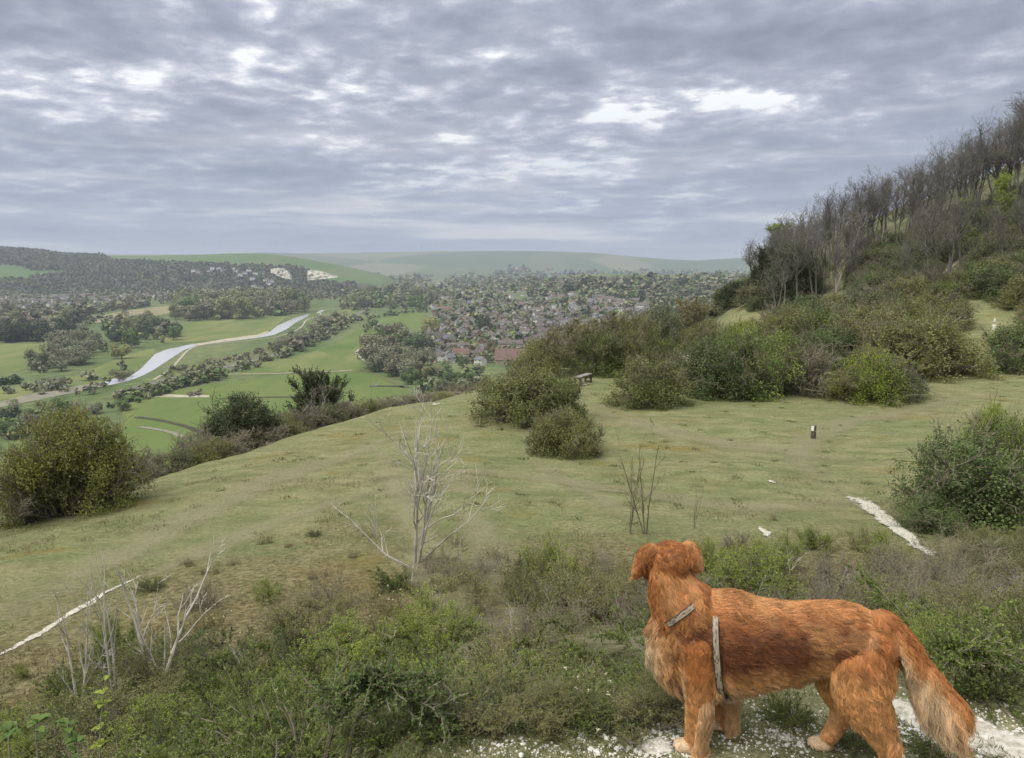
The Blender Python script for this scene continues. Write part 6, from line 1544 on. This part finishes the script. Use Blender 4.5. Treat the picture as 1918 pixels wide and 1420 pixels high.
# hillside villas below the quarry
hv = Geo()
rngv = np.random.default_rng(2)
for u, v in [(365, 512), (372, 515), (400, 507), (412, 508), (420, 512), (445, 513), (452, 520), (468, 511), (475, 527), (480, 517), (500, 530), (505, 536), (478, 542), (490, 545), (510, 532), (395, 513), (440, 508), (460, 516)]:
    Yv = np.linspace(2320, 3400, 600); d_ = raydir(u, v); P = d_[None] * (Yv / d_[1])[:, None]; b_ = P[:, 2] - left_hill_z(P[:, 0], P[:, 1]); i = int(np.argmax(b_ < 0)); p = P[i] + np.array([0, -8, 4])
    t = Geo(); gable_walls(t, 16, 9, 7, 3, 0); gable_roof(t, 16, 9, 7, 3, hrng.choice([3, 5])); g.V.append(np.concatenate(t.V) + p); g.t.append(np.full(len(np.concatenate(t.V)), .5))
    for T_, mm in zip(t.T, t.mt): g.T.append(T_ + g.n); g.mt.append(mm)
    for Q_, mm in zip(t.Q, t.mq): g.Q.append(Q_ + g.n); g.mq.append(mm)
    g.n += len(np.concatenate(t.V))
tag(g.build('distant_houses', mats), 'far houses scattered over the plain and the foot of the hills', None, None, 'stuff')

# buildings one can single out
def building(name, u, v, rz, w, d, h, r, wl, rf, label, win=0, rows=1, chim=0, lean=None):
    p = vplace([u], [v])[0]; o = link(name, None); o.location = p; o.rotation_euler = (0, 0, rz)
    a = Geo(); gable_walls(a, w, d, h, r); a.build('wall', [WALL[wl]], o); b = Geo(); gable_roof(b, w, d, h, r, 0, .6, .3); rf_ = b.build('roof', [ROOF[rf]], o)
    for q in range(chim): c = Geo(); c.box((-w / 2 + w * (q + .5) / chim, 0, h + r + .5), (.9, 1.1, 2)); c.build('chimney', [M['brickwork']], rf_)
    for s in (-1, 1):
        for f in range(rows):
            for q in range(win):
                x = -w / 2 + w * (q + .5) / win; ww = link('window', WINM, o); ww.location = (x, s * (d / 2 + .03), 1.5 + 2.7 * f); link('pane', PANEM, ww)
    dr = link('door', DOORM, o); dr.location = (w * .08, -d / 2 - .03, 1)
    return tag(o, label, 'building')
building('barn', 956, 681, -.05, 27, 15, 4.5, 9, 'tan', 'red', 'large barn like building with a big red tiled roof at the town edge', 5, 1)
building('house', 862, 672, .25, 15, 11, 5.4, 5, 'white', 'red', 'white house with red tiled roof left of the large red roofed barn', 3, 2, 1)
building('hall', 890, 668, .05, 22, 9, 3, 3, 'brick', 'dark', 'low dark roofed outbuilding between the white house and the red barn', 4, 1)
building('long_house', 850, 652, .18, 34, 9, 3.2, 2.4, 'white', 'brown', 'long low building with white fascia and brown roof at the town edge', 8, 1)
building('long_house', 958, 652, -.05, 28, 9, 5.4, 3.5, 'tan', 'brown', 'long brown roofed house directly behind the red roofed barn', 6, 2, 3)
for i, (u, v) in enumerate([(806, 672), (816, 671), (826, 670), (836, 669), (845, 668)]): building('garage', u, v, 1.45, 8, 6, 2.6, 2, 'tan', 'grey', '%s pale gabled garage of the row at the near left town edge' % ['first', 'second', 'third', 'fourth', 'fifth'][i], 1)
for i, (u, v) in enumerate([(1122, 563), (1140, 567), (1155, 572), (1170, 575), (1187, 570), (1203, 580), (1222, 586)]): building('block_of_flats', u, v, -.35, 22, 11, 8.4, 4, 'white' if i % 2 else 'tan', 'brown', '%s brown roofed block of flats in the row below the wood' % ['first', 'second', 'third', 'fourth', 'fifth', 'sixth', 'last'][i], 6, 3)
building('terrace', 790, 546, .12, 120, 12, 9, 4, 'white', 'grey', 'long white terrace standing at the far left of the town', 20, 3, 8)
building('terrace', 756, 542, .1, 60, 14, 10, 4, 'white', 'dark', 'shorter white terrace left of the long one', 10, 3, 4)
building('warehouse', 412, 554, .02, 110, 40, 9, 4, 'grey', 'grey', 'long grey green roofed warehouse beneath the wooded left hill', 10, 1)
building('warehouse', 375, 556, .02, 50, 30, 8, 4, 'white', 'red', 'smaller reddish roofed warehouse left of the long grey one', 6, 1)
building('school', 835, 584, .15, 40, 16, 6, 4, 'brick', 'red', 'long reddish roofed block at the left edge of the town', 9, 2)
# streets
for L, w in [([(846, 656), (850, 640), (853, 625), (866, 610), (878, 592), (884, 572)], 3.2), ([(960, 592), (974, 606), (988, 620), (1000, 632)], 3.5), ([(805, 640), (850, 628), (920, 612), (980, 596), (1060, 588), (1130, 590)], 3.2), ([(860, 600), (920, 592), (1000, 578), (1080, 570), (1120, 562)], 3.2)]:
    P = vplace(*zip(*L)); strip('street', P[:, :2], w, M['tarmac'], .5, 'grey residential street running between the town houses')
# transmitter mast on the skyline
def mast():
    p = PY(790, 474, 8300); b = far_z(np.array([p[0]]), np.array([p[1]]))[0]; g = Geo(); Hm = 75.0
    for k in range(3):
        an = k * 2.094; P = np.array([[[3 * math.cos(an), 3 * math.sin(an), -5], [1.2 * math.cos(an), 1.2 * math.sin(an), Hm]]]); V, Q = tubes(P, np.full((1, 2), .8), 5); g.add(V, Q=Q)
    o = link('mast', None); o.location = (p[0], p[1], b); g.build('lattice_leg', [M['tarmac']], o)
    for z in (25, 50, 70): h = Geo(); h.box((0, 0, z), (6, 6, .8)); h.build('platform', [M['tarmac']], o)
    tag(o, 'thin transmitter mast on the distant skyline', 'mast')
mast()

# ------------------------------------------------------------------ labels: where copies look alike, say which one by its place
ORD = ['leftmost', 'second from left', 'third from left', 'fourth from left', 'fifth from left', 'sixth from left', 'seventh from left', 'eighth from left', 'ninth from left', 'tenth from left', 'eleventh from left', 'twelfth from left', 'thirteenth from left', 'fourteenth from left', 'fifteenth from left', 'sixteenth from left', 'seventeenth from left', 'eighteenth from left', 'nineteenth from left', 'twentieth from left']
def place_in_view(o): return proj(np.array([o.location]))[0]
def bucket(o):
    u, v = place_in_view(o); g = o['group']
    if g in ('bare trees of the hillside wood', 'leafless trees on the wooded slope'):
        return ['at the left end', 'left of the hill track', 'near the hill track', 'right of the hill track', 'at the photo edge'][int(np.searchsorted([1510, 1630, 1750, 1860], u))]
    if g == 'scrub on the wooded hillside':
        return ['at its left foot', 'left of its middle', 'by its middle', 'below the hill track', 'at the right edge'][int(np.searchsorted([1480, 1580, 1680, 1800], u))] + [', high up', ', low down'][int(v > 545)]
    return None
fam = {}
for o in list(scene.objects):
    if o.parent or 'group' not in o.keys() or 'label' not in o.keys(): continue
    b = bucket(o)
    if b: o['label'] = o['label'] + ' ' + b
    fam.setdefault((o['label'], o['group']), []).append(o)
for (lab, g), L in fam.items():
    if 1 < len(L) <= 20:
        L.sort(key=lambda o: place_in_view(o)[0])
        for i, o in enumerate(L):
            t = 'rightmost' if i == len(L) - 1 else ORD[i]
            n = t + ' ' + lab if t in ('leftmost', 'rightmost') else t + ', ' + lab
            if len(n.split()) <= 16: o['label'] = n

# ------------------------------------------------------------------ haze
hz = Geo().box((0, 7500, 60), (34000, 19000, 330))
hm, hnt = new_mat('valley_haze')
vol = node(hnt, 'ShaderNodeVolumePrincipled', {'Color': (.78, .86, .97, 1), 'Density': 1.05e-4, 'Anisotropy': .1})
hnt.links.new(vol.outputs[0], node(hnt, 'ShaderNodeOutputMaterial').inputs['Volume'])
tag(hz.build('haze', [hm]), 'thin blue grey haze over the valley', None, None, 'stuff')
